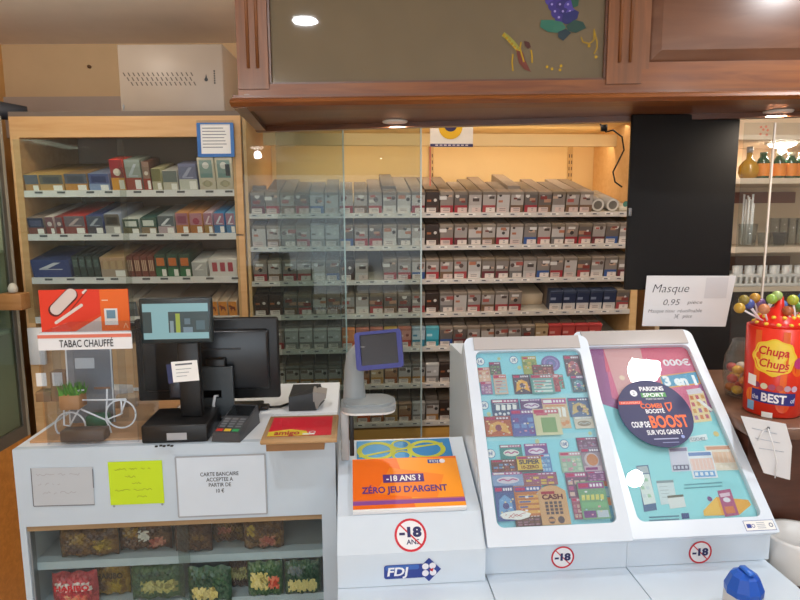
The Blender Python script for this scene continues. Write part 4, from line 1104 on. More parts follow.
# small dark carton and green lighter box in the box
q = P(82, 440, BZ)
m = MB(FC); x0 = C(60, 440, ay0 + .012).x; x1 = C(104, 440, ay0 + .012).x
m.box(x0, ay0 + .012, BZ + .001, x1, ay0 + .05, BZ + .028, c('#5c4636', .45), .002, 1); 
build('brown_box', m, None, 'low brown box at the front of the acrylic display', 'box')
m = MB(FC); x0 = C(86, 430, ay0 + .1).x; x1 = C(106, 430, ay0 + .1).x
m.box(x0, ay0 + .10, BZ + .001, x1, ay0 + .14, C(86, 417, ay0 + .1).z, c('#2c6a48', .4), .003, 1)
build('green_box', m, None, 'small dark green box behind the bicycle planter wheels', 'box')
# brown packets at the post end of the counter
for i, (px, yt, cc) in enumerate(((38, 392, '#8a6a4a'), (54, 372, '#9a7452'))):
    yy = .36
    x0 = C(px, 430, yy).x; m = MB(FC); m.box(x0, yy, BZ + .001, x0 + .045, yy + .04, C(px, yt, yy).z, c(cc, .6), .004)
    m.T = Matrix.Translation((x0, yy, BZ)) @ TF; m.rect(.008, .05, .037, .09, PAPER, .0004)
    build('paper_packet', m, None, ('short tan packet standing behind the acrylic box near the post', 'taller tan packet standing behind the acrylic box beside the short one')[i], 'packet', 'tan packets behind the acrylic box')
m = MB(FL); q0 = hit(30, 365, FL, -.02); q1 = hit(42, 328, FL, -.02)
m.box(q0.x, -.02, q0.z, q1.x, -.002, q1.z, c('#e6e6e6', .5), .002, 1); build('switch_box', m, None, 'white upright box fixed on the birch cabinet post', 'box')

# customer display on its pole
dyy = P(180, 443).y + .03
D_ = lambda px, py, y=None: C(px, py, dyy if y is None else y)
cd = thing('customer_display', at(FC, D_(180, 430).x, dyy, TZ), 'black till customer display with glowing teal screen on a pole', 'display')
x0, x1 = D_(146, 440).x, D_(211, 440).x
zb1 = C(180, 425, dyy - .03).z
m = MB(FC); m.box(x0, dyy - .03, TZ + .001, x1, dyy + .11, zb1, BLACK, .004); m.T = Matrix.Translation((0, dyy - .03, 0)) @ TF
u0 = C(167, 439, dyy - .03).x; u1 = C(187, 439, dyy - .03).x; m.rect(u0, TZ + .008, u1, TZ + .026, c('#a8abb0', .35, .3), .0006); build('base', m, cd)
m = MB(FC); x0 = D_(176, 400).x; x1 = D_(198, 400).x; m.box(x0, dyy + .03, zb1, x1, dyy + .055, D_(180, 345).z, BLACK, .003); build('pole', m, cd)
m = MB(FC); x0 = D_(166, 400).x; m.box(x0, dyy + .028, D_(170, 402).z, D_(178, 400).x, dyy + .05, D_(170, 383).z, c('#1b1d28', .4), .004); build('card_reader', m, cd)
x0, x1, z0, z1 = D_(139, 340).x, D_(212, 340).x, D_(139, 345).z, D_(139, 299).z
m = MB(FC); m.box(x0, dyy + .01, z0, x1, dyy + .03, z1, c('#232d30', .35), .005); build('bezel', m, cd)
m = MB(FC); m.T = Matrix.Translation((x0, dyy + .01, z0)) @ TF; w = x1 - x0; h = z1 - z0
m.rect(w * .05, h * .1, w * .95, h * .88, emit('#8fbcc0', .85, 'teal_screen'), .0006)  # reflection of the shop window painted as glow on the screen
dk = emit('#3a5556', .5, 'reflection_dark'); 
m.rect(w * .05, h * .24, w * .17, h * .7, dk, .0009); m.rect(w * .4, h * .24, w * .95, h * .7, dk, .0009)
m.rect(w * .42, h * .24, w * .47, h * .5, emit('#93a9b0', .7, 'reflection_grey'), .0012); m.rect(w * .5, h * .24, w * .56, h * .66, emit('#b3c23e', .7, 'reflection_lime'), .0012)
m.rect(w * .6, h * .24, w * .73, h * .36, emit('#7f98a6', .7, 'reflection_blue'), .0012); m.rect(w * .62, h * .42, w * .7, h * .55, emit('#6d8894', .6, 'reflection_mid'), .0012); m.rect(w * .78, h * .3, w * .9, h * .5, emit('#56767e', .6, 'reflection_low'), .0012)
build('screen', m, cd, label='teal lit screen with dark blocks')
q0 = C(169.5, 386, dyy - .005); q1 = C(195, 364.5, dyy - .005)
m = MB(FC); m.T = Matrix.Translation((q0.x, dyy + .027, q0.z)) @ Matrix.Rotation(-.06, 4, 'Y') @ TF
w, h = q1.x - q0.x, q1.z - q0.z
m.box(0, 0, -.001, w, h, 0, PAPER); m.rect(-.012, -.002, 0, h * .9, c('#27305c'), .0002)
m.line([(w * .15, h * .85), (w * .8, h * .85)], .004, c('#5a6068'), .0004)
for i in range(3): m.line([(w * .15, h * (.62 - .17 * i)), (w * (.75 - .1 * i), h * (.62 - .17 * i))], .0015, c('#8c949c'), .0004)
build('taped_slip', m, cd, label='white printed slip with navy edge')
# till monitor seen from behind
my = dyy + .16
Mo = lambda px, py, y=None: C(px, py, my if y is None else y)
mo = thing('till_monitor', at(FC, Mo(215, 410).x, my + .05, TZ), 'large black till monitor seen from behind beside the card terminals', 'monitor')
mx0, mx1, mz0, mz1 = Mo(137, 400).x, Mo(280, 400).x, Mo(210, 401).z, Mo(210, 319).z
m = MB(FC); m.T = Matrix.Rotation(0, 4, 'X'); m.box(mx0, my + .012, mz0, mx1, my + .03, mz1, BLACK, .006); build('screen_frame', m, mo)
m = MB(FC); m.box(mx0 + .02, my - .004, mz0 + .03, mx1 - .025, my + .013, mz1 - .03, c('#1a1b1e', .3), .012)
m.box(mx0 + .12, my - .008, mz1 - .085, mx1 - .1, my - .003, mz1 - .08, DARK)
build('back_shell', m, mo)
x0, x1 = Mo(199, 400, my - .03).x, Mo(234, 400, my - .03).x
hz0, hz1 = Mo(210, 398, my - .03).z, Mo(210, 390, my - .03).z; hx0, hx1 = Mo(203, 395, my - .03).x, Mo(222, 395, my - .03).x; ztp = Mo(210, 367, my - .03).z
m = MB(FC); gm_ = c('#3a4044', .4)
for (a_, b_, d_, e_) in ((x0, hx0, TZ + .001, ztp), (hx1, x1, TZ + .001, ztp), (hx0, hx1, hz1, ztp), (hx0, hx1, TZ + .001, hz0)): m.box(a_, my - .034, d_, b_, my - .022, e_, gm_)
build('stand', m, mo, label='dark grey stand plate with a cut-out')
m = MB(FC); q0 = Mo(205, 372, my - .03).x; q1 = Mo(225, 372, my - .03).x; m.box(q0, my - .022, ztp - .03, q1, my - .002, ztp + .02, BLACK, .004); build('hinge', m, mo)
m = MB(FC); m.box(x0 - .05, my - .045, TZ + .001, x1 + .06, my + .1, TZ + .014, BLACK, .004); build('foot', m, mo)
m = MB(FC); m.tube([Vector((q_.x, q_.y, max(q_.z, TZ + .006))) for q_ in (Mo(218, 396, my - .03), Mo(215, 396, my - .04), Mo(213.5, 404, my - .045), Mo(214, 418, my - .045), Mo(213, 428, my - .04))], .004, c('#b9bcc0', .3), 8); build('power_cable', m, mo, label='pale grey cable')

# card terminals
ty = P(213, 443).y
a = P(213, 441); b = P(240, 443); b2 = P(262, 421)
tm = thing('card_terminal', at(FC, a.x, a.y, TZ), 'dark card terminal with red, yellow and green keys beside the till display', 'card terminal')
yaw_ = math.atan2(b2.y - b.y, b2.x - b.x) - PI / 2
L_ = (b2.xy - b.xy).length * .9; w = .072
TT = Matrix.Translation((b.x, b.y, TZ + .001)) @ Matrix.Rotation(yaw_, 4, 'Z')
m = MB(FC); m.T = TT
m.hexa([(-w, 0, 0), (0, 0, 0), (0, L_, 0), (-w, L_, 0), (-w * .96, .004, .022), (-w * .04, .004, .022), (-w * .04, L_ - .004, .05), (-w * .96, L_ - .004, .05)], c('#3a3d42', .4)); build('body', m, tm)
sl_ = (.05 - .022) / (L_ - .008)
def onT(u0, v0, u1, v1, mt, k=.0006):
    m.add([(-w + u0 * w, v0 * L_, .022 + sl_ * (v0 * L_ - .004) + k), (-w + u1 * w, v0 * L_, .022 + sl_ * (v0 * L_ - .004) + k), (-w + u1 * w, v1 * L_, .022 + sl_ * (v1 * L_ - .004) + k), (-w + u0 * w, v1 * L_, .022 + sl_ * (v1 * L_ - .004) + k)], [(0, 1, 2, 3)], mt)
for i, cc in enumerate(('#c0392e', '#d9b83a', '#2f9a5a')):
    m = MB(FC); m.T = TT; onT(.1 + .28 * i, .07, .33 + .28 * i, .15, c(cc, .4)); build('key', m, tm, label=('red key', 'yellow key', 'green key')[i])
m = MB(FC); m.T = TT
for j in range(4):
    for i in range(3): onT(.12 + .28 * i, .2 + .08 * j, .32 + .28 * i, .25 + .08 * j, c('#6d7278', .5))
build('keypad', m, tm)
m = MB(FC); m.T = TT; onT(.08, .58, .92, .93, c('#15181b', .1)); build('screen', m, tm)
# second terminal in a cradle
q = P(306, 411)
t2 = thing('card_terminal', at(FC, q.x, q.y, TZ), 'second card terminal with grey side lying back on the worktop behind the wooden tray', 'card terminal')
x0 = P(289, 411).x; x1 = P(316, 411).x; h0 = C(300, 392, q.y).z - TZ
m = MB(FC); m.hexa([(x0, q.y, TZ + .001), (x1, q.y, TZ + .001), (x1 + .02, q.y + .09, TZ + .001), (x0, q.y + .09, TZ + .001), (x0, q.y + .004, TZ + h0 * .72), (x1 - .008, q.y + .004, TZ + h0 * .9), (x1 + .01, q.y + .08, TZ + h0), (x0 + .006, q.y + .08, TZ + h0)], DARK); build('cradle', m, t2)
m = MB(FC); m.T = Matrix.Translation((x1 - .008, q.y + .002, TZ + .004)); pr = [(0, 0), (.012, 0), (.022, .02), (.036, .03), (.038, .042), (.0, .05)]
pr = [(x * 1.0, z * h0 / .055) for x, z in pr]
n = len(pr)
m.add([(x, 0, z) for x, z in pr] + [(x, .06, z) for x, z in pr], [tuple(range(n)), tuple(range(2 * n - 1, n - 1, -1))] + [(i, i + n, (i + 1) % n + n, (i + 1) % n) for i in range(n)], c('#8f8a86', .35)); build('handset', m, t2, label='grey handset side')
# scanner lead and small black gadget
m = MB(FC); q = P(258, 411)
m.box(q.x - .03, q.y, TZ + .001, q.x + .03, q.y + .03, TZ + .014, BLACK, .005); 
m.tube([(q.x + .03, q.y + .015, TZ + .006), (q.x + .06, q.y + .02, TZ + .005), (q.x + .085, q.y + .05, TZ + .005)], .0035, BLACK, 6)
build('coiled_adapter', m, None, 'small black adapter and lead on the worktop between the terminals', 'adapter')
m = MB(FC); q = P(164, 447.5)
for i in range(5): m.box(q.x - .022 + i * .009, q.y + .004 * (i % 2), TZ + .0005, q.x - .015 + i * .009, q.y + .006 + .004 * (i % 2), TZ + .004, BLACK, .001, 1)
build('key_bits', m, None, 'tiny black key bunch at the counter edge before the till display', 'keys')
for i, (px, py, ww, hh, rot) in enumerate(((128, 406, .06, .03, .3), (118, 400, .07, .04, -.2))):
    q = P(px, py); m = MB(FC); m.T = Matrix.Translation((q.x, q.y, TZ + .001)) @ Matrix.Rotation(rot, 4, 'Z')
    m.box(-ww / 2, -.03, 0, ww / 2, .03, hh, (c('#c9ad8c', .6), c('#dcdcdc', .6))[i], .003, 1)
    build('loose_packet', m, None, ('tan packet lying beside the till display pole', 'white packet lying behind the tan packet by the pole')[i], 'packet')
# wooden tray with the red game card
a = P(259, 440); b = P(338, 437); c_ = P(330, 415)
zt2 = TZ + .03
ty0 = C(262, 440, a.y).y; 
x0 = hitz(260, 441, FC, zt2).x; x1 = hitz(337, 436, FC, zt2).x; y0 = hitz(300, 440, FC, zt2).y; y1 = hitz(300, 415.5, FC, zt2).y
wt = thing('wooden_tray', at(FC, (x0 + x1) / 2, y0, TZ), 'low brown wooden tray under clear film at the counter corner', 'tray')
m = MB(FC); m.box(x0, y0, TZ + .0205, x1, y1, zt2, wood('#a8845a', '#b89468', .45), .002, 1); m.box(x0 + .012, y0 + .01, TZ + .001, x1 - .03, y1, TZ + .02, wood('#8a6238', '#9a7044', .5)); build('body', m, wt)
m = MB(FC); m.box(x0 + .004, y0 + .001, zt2 + .0045, x1 - .004, y1 - .001, zt2 + .006, glass('#fbfcfd', 1.25, 0, 'clear_film', .0)); build('clear_film', m, wt)
m = MB(FC); q0 = hitz(268, 437, FC, zt2); q1 = hitz(332, 418, FC, zt2)
yy0 = hitz(300, 436, FC, zt2).y; yy1 = hitz(300, 417.5, FC, zt2).y
cx0 = hitz(268, 434, FC, zt2).x; cx1 = hitz(331, 434, FC, zt2).x
m.T = Matrix.Translation((cx0, yy0, zt2 + .0012)); w = cx1 - cx0; h = yy1 - yy0
m.box(0, 0, -.0008, w, h, 0, c('#dc2238', .4)); m.poly([(0, 0), (w * .66, 0), (w * .6, h * .22), (w * .35, h * .33), (0, h * .22)], c('#e8d23c', .4), .0004)
for (u, v) in ((.2, .7), (.78, .62)): m.ring(u * w, v * h, w * .07, w * .085, c('#e25a68'), .0006)
m.text('amigo', w * .3, h * .05, h * .2, c('#b8202e'), .0008, width=w * .4, bold=.03); m.ring(w * .7, h * .14, w * .04, w * .055, PAPER, .0008); m.rect(w * .55, h * .03, w * .74, h * .1, PAPER, .0005)
build('game_card', m, None, 'red and yellow lottery card lying in the brown wooden tray', 'card')

# ------------------------------------------------------------------ lottery counter and displays
def Dd(px, py, y=0): return hit(px, py, FD, y)
ZLED = Dd(338, 589).z
lw = c('#d3e0ec', .3)
xr = Dd(772, 566).x
ld = thing('lottery_counter', at(FD, xr / 2, 0, 0), 'white rounded ledge running under the lottery displays', 'counter')
xa_, xb_ = Dd(488, 581).x, Dd(631, 572).x
def corner_pts(x, r_, right): return [(x + (-r_ + r_ * math.sin(a_ * PI / 12) if right else r_ - r_ * math.cos(a_ * PI / 12)), -.13 + (r_ - r_ * math.cos(a_ * PI / 12) if right else r_ - r_ * math.sin(a_ * PI / 12))) for a_ in range(7)]
for (u0, u1) in ((.0, xa_ - .0015), (xa_ + .0015, xb_ - .0015), (xb_ + .0015, xr)):
    m = MB(FD); lp = corner_pts(u0, .012 if u0 == 0 else .022, False); rp_ = corner_pts(u1, .05 if u1 == xr else .006, True)
    m.slab(lp + rp_ + [(u1, .3), (u0, .3)], ZLED - .03, ZLED, lw); build('ledge_panel', m, ld)
m = MB(FD); m.box(.0, .0, 0, xr - .05, .28, ZLED - .03, c('#3b3533', .6)); build('support', m, ld)
def under18(m, u, v, r, full=False):
    m.disc(u, v, r, WHITE, .0003, 32); m.ring(u, v, r * .86, r, RED, .0006)
    if full:
        m.text('-18', u, v - r * .1, r * .56, NAVY, .0009, width=r * 1.4, bold=.05); m.text('ANS', u + r * .12, v - r * .55, r * .28, NAVY, .0005, width=r * .8, bold=.02)
    else: m.text('-18', u, v - r * .26, r * .6, NAVY, .0009, width=r * 1.38, bold=.05)
    a_ = r * .64; m.line([(u - a_, v + a_), (u + a_, v - a_)], r * .09, RED, .0008)
# flat unit
X1 = Dd(487, 581).x
zc_ = Dd(338, 556).z
un = thing('lottery_unit', at(FD, X1 / 2, 0, ZLED), 'flat-topped white lottery unit with blue clover logo on its front', 'counter unit')
y1_ = .055; z1_ = hit(400, 514, FD, y1_).z
# the upper face leans back about twenty degrees
_o = FD.inverted() @ EYE; _r = FD.to_3x3().inverted() @ ray(450, 437); _t = math.tan(math.radians(20))
_k = (z1_ - _o.z + _t * (_o.y - y1_)) / (_r.z - _t * _r.y); yb = _o.y + _k * _r.y; zb_u = _o.z + _k * _r.z
m = MB(FD); m.prism([(0, ZLED + .001), (0, zc_), (y1_, z1_), (yb, zb_u), (yb + .01, zb_u - .004), (yb + .01, ZLED + .001)], .0, X1 - .004, lw); build('body', m, un)
def sheet_of(p, ev):
    ex = Vector((1, 0, 0)); ev = ev.normalized(); en = ex.cross(ev)
    return Matrix(((ex.x, ev.x, en.x, p[0]), (ex.y, ev.y, en.y, p[1]), (ex.z, ev.z, en.z, p[2]), (0, 0, 0, 1)))
def pick(T, px, py, w=0.0):
    Mi = (FD @ T).inverted(); o = Mi @ EYE; r_ = Mi.to_3x3() @ ray(px, py); q_ = o + r_ * ((w - o.z) / r_.z); return (q_.x, q_.y)
TCH = sheet_of((0, 0, zc_), Vector((0, y1_, z1_ - zc_))); TTOP = sheet_of((0, y1_, z1_), Vector((0, yb - y1_, zb_u - z1_)))
def UNIT_TOP(y): return z1_ + (y - y1_) * (zb_u - z1_) / (yb - y1_) + .001
print('UNIT', y1_, z1_, yb, zb_u, zc_)
m = MB(FD); m.T = Matrix.Translation((0, 0, 0)) @ TF
q = Dd(412, 570.5); e0, e1 = Dd(384, 572), Dd(428, 569)
hh = .017
m.T = Matrix.Translation((0, -.0004, 0)) @ Matrix.Rotation(0, 4, 'Y') @ TF
zc2 = q.z
m.poly(rrect(e0.x, zc2 - hh, e1.x + .006, zc2 + hh * .92, .006), FDJBLUE, .0004); m.poly(rrect(e0.x + .003, zc2 + hh * .2, e1.x - .02, zc2 + hh * .85, .004), c('#3a66b8'), .0005)
cxx = e1.x + .002
m.poly([(cxx - .027, zc2 + .001), (cxx, zc2 + .029), (cxx + .027, zc2 + .001), (cxx, zc2 - .027)], FDJBLUE, .0006)
for (du, dv) in ((-.008, .008), (.008, .009), (-.008, -.008), (.009, -.007)): m.disc(cxx + du, zc2 + .001 + dv, .0075, c('#eaeaf2'), .0009, 12)
m.poly([(cxx, zc2 + .001), (cxx + .01, zc2 + .005), (cxx + .008, zc2 - .004)], RED, .0012)
m.text('FDJ', e0.x + .029, zc2 - .0095, .019, c('#f2f4fa'), .0009, width=.044, bold=.03, shear=.15)
build('clover_logo', m, un, label='blue lottery logo with white clover')
m = MB(FD); m.T = TCH; q = pick(TCH, 410.5, 535); r = pick(TCH, 426.5, 535)[0] - q[0]
under18(m, q[0], q[1], r, True); build('age_sticker', m, un, label='round red ring minus eighteen sticker')
# orange sign
zs = .013
a = pick(TTOP, 353, 513.5, zs); b = pick(TTOP, 467, 507, zs); d_ = pick(TTOP, 355, 461, zs)
w = b[0] - a[0]; h = d_[1] - a[1]; y0s = max(a[1], .001)
osn = thing('orange_sign', FD @ TTOP @ Matrix.Translation((a[0] + w / 2, y0s, 0)), 'orange age warning sign lying on the sloped top of the lottery unit', 'sign')
m = MB(FD); m.T = TTOP @ Matrix.Translation((a[0], y0s, 0))
m.box(0, 0, .0008, w, h, zs - .001, WHITE, .001, 1); build('block', m, osn)
m = MB(FD); m.T = TTOP @ Matrix.Translation((a[0], y0s, zs - .0005))
m.rect(0, 0, w, h, PAPER, 0); og = c('#f06e16', .4); m.rect(0, h * .03, w, h, og, .0003)
m.poly([(w * .55, h * .03), (w, h * .03), (w, h * .95), (w * .42, h)], c('#f79a1e', .4), .0004); m.poly([(w * .2, h * .3), (w * .75, h * .16), (w * .85, h * .62), (w * .35, h * .8)], c('#f4841a', .4), .0005)
m.rect(0, h * .1, w, h * .17, c('#8a4a96'), .0006); m.rect(0, h * .17, w, h * .19, c('#c96a5a'), .0006)
m.rect(w * .28, h * .5, w * .66, h * .66, c('#54307e'), .0007); m.text('-18 ANS ?', w * .47, h * .53, h * .105, PAPER, .001, width=w * .32, bold=.03)
m.text('ZÉRO JEU D’ARGENT', w * .47, h * .31, h * .115, c('#54307e'), .001, width=w * .78, bold=.03)
m.rect(w * .72, h * .86, w * .84, h * .94, FDJBLUE, .0008); m.text('FDJ', w * .78, h * .875, h * .05, PAPER, .001, width=w * .08); m.disc(w * .86, h * .9, h * .045, c('#e8e4f0'), .0009, 10)
build('print', m, osn)
# blue clover card
a = pick(TTOP, 357, 463); b = pick(TTOP, 455, 459); d_ = pick(TTOP, 357, 442)
w = b[0] - a[0] - .004; h = d_[1] - a[1]; y0c = max(a[1], y0s + osn_h + .004) if 0 else a[1]
m = MB(FD); m.T = TTOP @ Matrix.Translation((a[0], y0c, .002)); m.box(0, 0, -.0015, w, h, 0, c('#1f8fc9', .4))
m.rect(w * .5, h * .0, w, h, c('#1a7fc0'), .0003)
lm_ = c('#b5bd2e', .45)
T0 = m.T.copy()
m.T = T0 @ Matrix.Translation((w * .47, h * .5, 0)) @ Matrix.Diagonal((1, h / .115, 1, 1))
for (u, v, rr_) in ((-.065, .0, .05), (.065, .0, .05), (0, .03, .026), (0, -.03, .026)): m.ring(u, v, rr_ * .74, rr_, lm_, .0006 + .00005 * (u > 0))
m.line([(-.11, -.03), (-.02, .0), (.11, .03)], .009, lm_, .0008)
m.T = T0; m.rect(0, 0, w, h * .03, WHITE, .0011)
build('clover_card', m, None, 'bright blue card with yellow-green clover loops lying behind the orange sign', 'card')

# blue framed ticket checker on a grey stand
sy = P(338, 443).y + .03
S = lambda px, py, y=None: C(px, py, sy if y is None else y)
tk = thing('ticket_checker', at(FC, S(348, 440).x, sy, TZ - .13), 'grey ticket checker stand with tilted blue-framed dark screen', 'ticket checker')
gs = c('#8f979b', .35)
m = MB(FC)
zp1 = S(345, 412, sy).z
_q = FD.inverted() @ (FC @ Vector((S(345, 440).x, sy, 0))); zp0 = UNIT_TOP(_q.y + .04)
x0, x1 = S(341, 440).x, S(354, 440).x
m.box(x0, sy, zp0, x0 + (x1 - x0) * .62, sy + .03, zp1, c('#a3a6a8', .35), .003); m.box(x0 + (x1 - x0) * .66, sy + .004, zp0 + .01, x1, sy + .03, zp1, BLACK, .002)
build('post', m, tk)
m = MB(FC)
zbt = S(370, 411).z; xa, xb = S(341, 410).x, S(396, 410).x
def plan_pts(e): return rrect(xa - e, sy - .035 - e, xb + e, sy + .075 + e, .035, 6)
m.slab(plan_pts(-.002), zbt - .0, zbt + .006, c('#e4e6e6', .35)); m.slab(plan_pts(0), zbt + .006, zbt + .018, gs); m.slab(plan_pts(-.008), zbt + .018, zbt + .024, gs); build('base_plate', m, tk)
m = MB(FC)
path = [(352, 402, 0), (351, 385, 0), (351, 368, 0), (354, 352, 0), (361, 343, 0)]
nk = []
for i, (px, py, _) in enumerate(path):
    q = S(px + 3, py, sy + .045); nk.append((Vector((q.x, sy + .045 - .012 * max(0, i - 2), q.z)), (.030, .026, .024, .026, .026)[i]))
vs_, fs = [], []
for (q, r) in nk:
    for j in range(16):
        a_ = 2 * PI * j / 16; vs_.append((q.x + r * math.cos(a_), q.y + r * .8 * math.sin(a_), q.z))
for i in range(len(nk) - 1):
    for j in range(16): fs.append((i * 16 + j, i * 16 + (j + 1) % 16, (i + 1) * 16 + (j + 1) % 16, (i + 1) * 16 + j))
fs.append(tuple(range(len(vs_) - 16, len(vs_))))
m.add(vs_, fs, gs, True); build('neck', m, tk)
q = S(379, 349.5, sy - .0)
TS = Matrix.Translation((q.x, sy - .005, q.z)) @ Matrix.Rotation(math.radians(-6), 4, 'Y') @ Matrix.Rotation(math.radians(-8), 4, 'Z') @ Matrix.Rotation(math.radians(-18), 4, 'X') @ TF
k_ = (S(403, 350).x - S(354, 350).x); hw, hh = k_ / 2 * .96, k_ / 2 * .78
m = MB(FC); m.T = TS; m.plate(rrect(-hw, -hh, hw, hh, .008), rrect(-hw * .78, -hh * .76, hw * .8, hh * .84, .003), -.012, .008, c('#28307c', .4))
m.box(-hw + .003, -hh + .003, -.028, hw - .003, hh - .003, -.012, c('#343c88', .4), .004); build('screen_frame', m, tk, label='blue plastic screen frame')
m = MB(FC); m.T = TS; m.box(-hw * .8, -hh * .78, -.011, hw * .82, hh * .86, .002, c('#1d2029', .25)); build('screen', m, tk)

# sloped displays
def display(name, label, pxb0, pxb1, yb0, yfront0, pxt0, pxt1, ytop, depth_back):
    x0 = Dd(pxb0, yb0).x + .001; x1 = Dd(pxb1, yb0).x - .001
    zc = Dd(pxb0, yfront0).z
    # distance back where the face is as wide as it is at the front
    best = None
    for i in range(200):
        y = .1 + i * .002
        e = abs((Dd(pxt1, ytop, y).x - Dd(pxt0, ytop, y).x) - (x1 - x0))
        if best is None or e < best[0]: best = (e, y)
    dt = best[1]; zt = Dd((pxt0 + pxt1) / 2, ytop, dt).z
    t = thing(name, at(FD, (x0 + x1) / 2, 0, ZLED), label, 'display')
    yb = dt + depth_back
    n = .022 # the face stands proud of the body
    m = MB(FD); m.prism([(0.024, ZLED + .001), (0.024, zc - .014), (.028, zc - .004), (dt + .012, zt - .022), (dt + .03, zt - .05), (yb, zt - .06), (yb, ZLED + .001)], x0, x1, lw); build('body', m, t)
    ex = Vector((1, 0, 0)); ev = Vector((0, dt, zt - zc)); Ls = ev.length; ev.normalize(); en = ex.cross(ev)
    Tf = Matrix(((ex.x, ev.x, en.x, x0), (ex.y, ev.y, en.y, 0), (ex.z, ev.z, en.z, zc), (0, 0, 0, 1)))
    TfW = FD @ Tf
    def face(px, py, w=0.0):
        Mi = TfW.inverted(); o = Mi @ EYE; r = Mi.to_3x3() @ ray(px, py); q = o + r * ((w - o.z) / r.z); return (q.x, q.y)
    return t, x0, x1, zc, dt, zt, Ls, Tf, face
def lining(t, Tf, wid, Ls, win):
    m = MB(FD); m.T = Tf
    u0, v0, u1, v1 = win
    m.plate(rrect(-.001, -.002, wid + .001, Ls, .003, 6, .022), rrect(u0, v0, u1, v1, .016, 6), -.012, .004, c('#dde8f4', .28)); build('face_frame', m, t)
    m = MB(FD); m.T = Tf; m.box(u0 - .004, v0 - .004, -.002, u1 + .004, v1 + .004, .0005, glass('#f6fafb', 1.5, 0, 'display_glass', .035)); build('glass_cover', m, t)

ct, cx0, cx1, czc, cdt, czt, cLs, cTf, cface = display('ticket_display', 'sloped white display full of scratch tickets with an age sticker below', 487, 631, 575, 547, 463, 585, 337, .22)
cw_ = cx1 - cx0
a = cface(502, 520); b = cface(578, 352); a2 = cface(506, 528)
win = (.026, a2[1], cw_ - .026, cface(520, 351)[1])
print('CENTER', cw_, cLs, cdt, czc, czt, win)
lining(ct, cTf, cw_, cLs, win)
BW = -.010
m = MB(FD); m.T = cTf; m.box(win[0] - .006, win[1] - .006, BW - .004, win[2] + .006, win[3] + .006, BW, c('#96dcea', .5))
tl = c('#a8dfe9', .5)
for (x0_, x1_, y_) in ((480, 585, 397), (488, 600, 437)):
    q0 = cface(x0_, y_); q1 = cface(x1_, y_); m.rect(win[0], q0[1] - .008, win[2], q0[1] + .006, tl, BW + .0003)
rn = random.Random(8)
for i in range(16): m.disc(rn.uniform(win[0], win[2]), rn.uniform(win[1], win[3]), rn.uniform(.004, .008), c('#c9d0a0', .5), BW + .0004, 10)
m.poly([cface(604, 478), cface(609, 478), cface(618, 521), cface(612, 521)], c('#3f93b0'), BW + .0005)
for i, (yy, cc) in enumerate(((481, '#b5563a'), (491, '#8fb0b8'), (500, '#c97a4a'))): q = cface(607 + i * 1.6, yy); m.rect(q[0] - .005, q[1] - .01, q[0] + .005, q[1] + .008, c(cc), BW + .0007)
for (px, py, s) in ((481, 360, '1€'), (514.5, 358.5, '2€'), (485, 404, '3€'), (565.5, 443, '10€'), (491.5, 452.5, '5€')):
    u, v = cface(px, py); u = max(u, win[0] + .008); m.disc(u, v, .0115, c('#4a7fb8'), BW + .0006, 20); m.disc(u, v, .010, PAPER, BW + .0008, 20); m.text(s, u, v - .004, .008, c('#3a62a8'), BW + .0010, width=.011 if len(s) < 3 else .014, bold=.02)
build('backing_board', m, ct, label='turquoise board with price circles')
m = MB(FD); m.T = cTf; m.box(.024, win[3] + .003, .0042, cw_ - .024, cLs - .002, .008, c('#bdb8b6', .18)); build('header_strip', m, ct, label='grey glossy header strip')
m = MB(FD); q = Dd(562.5, 557, .024); r = .0145
m.T = Matrix.Translation((0, .0235, 0)) @ TF; under18(m, q.x, q.z, .027); build('age_sticker', m, ct, label='round red ring minus eighteen sticker')

# scratch tickets
TK = []
def z1(x, y): return (470 + .175 * x, 340 + .175 * y)
def z2f(x, y): return (480 + .175 * x, 430 + .175 * y)
def tk_(f, x0, y0, x1, y1, desc, base, head, grid, style=0, txt=None, tcol='#f4f0e8', layer=0): TK.append((f, x0, y0, x1, y1, desc, base, head, grid, style, txt, tcol, layer))
tk_(z1, 50, 150, 120, 235, 'peach ticket by the frame near the top price circle', '#d9a888', '#c96a5a', '#e8cdb8', 1)
tk_(z1, 115, 120, 180, 192, 'small dark multicoloured ticket above the red-headed one', '#4a4450', '#8a3a6a', '#5f8a5a', 2, layer=1)
tk_(z1, 65, 232, 130, 305, 'violet ticket below the peach ticket', '#8f5a8c', '#c9506a', '#c9a8c2', 1, layer=1)
tk_(z1, 140, 192, 215, 305, 'pale ticket with red and white header in the top row', '#d8b49a', '#c23a44', '#8fc2d0', 3, layer=2)
tk_(z1, 252, 190, 352, 302, 'orange and yellow ticket with starry centre in the top row', '#3a3048', '#4a3a58', '#f0a22c', 4)
tk_(z1, 305, 85, 388, 188, 'green and yellow ticket at the top of its cluster', '#8a9a4a', '#c2a23c', '#5c7a48', 2)
tk_(z1, 412, 82, 520, 172, 'round blue-violet ticket in the top cluster', '#6a5a9c', '#4a6aa8', '#8c7ac2', 5, layer=0)
tk_(z1, 360, 135, 482, 195, 'dark red wide ticket in the middle of the top cluster', '#6a2c34', '#3a4a44', '#a85a58', 1, layer=1)
tk_(z1, 500, 190, 542, 272, 'narrow green ticket at the back of the fanned set', '#3f8a78', '#b03a4a', '#6cb0a0', 1, layer=0)
tk_(z1, 470, 190, 514, 290, 'narrow crimson ticket in the fanned set', '#b03a4a', '#d88a8a', '#7a2a3a', 1, layer=2)
tk_(z1, 352, 192, 482, 302, 'teal striped ticket in front of the fanned set', '#4f9a94', '#a84a5a', '#cfe2dc', 3, layer=3)
tk_(z1, 548, 80, 640, 200, 'dark plum ticket at the top beside the frame', '#4a3040', '#7a4a5c', '#b04a5a', 4)
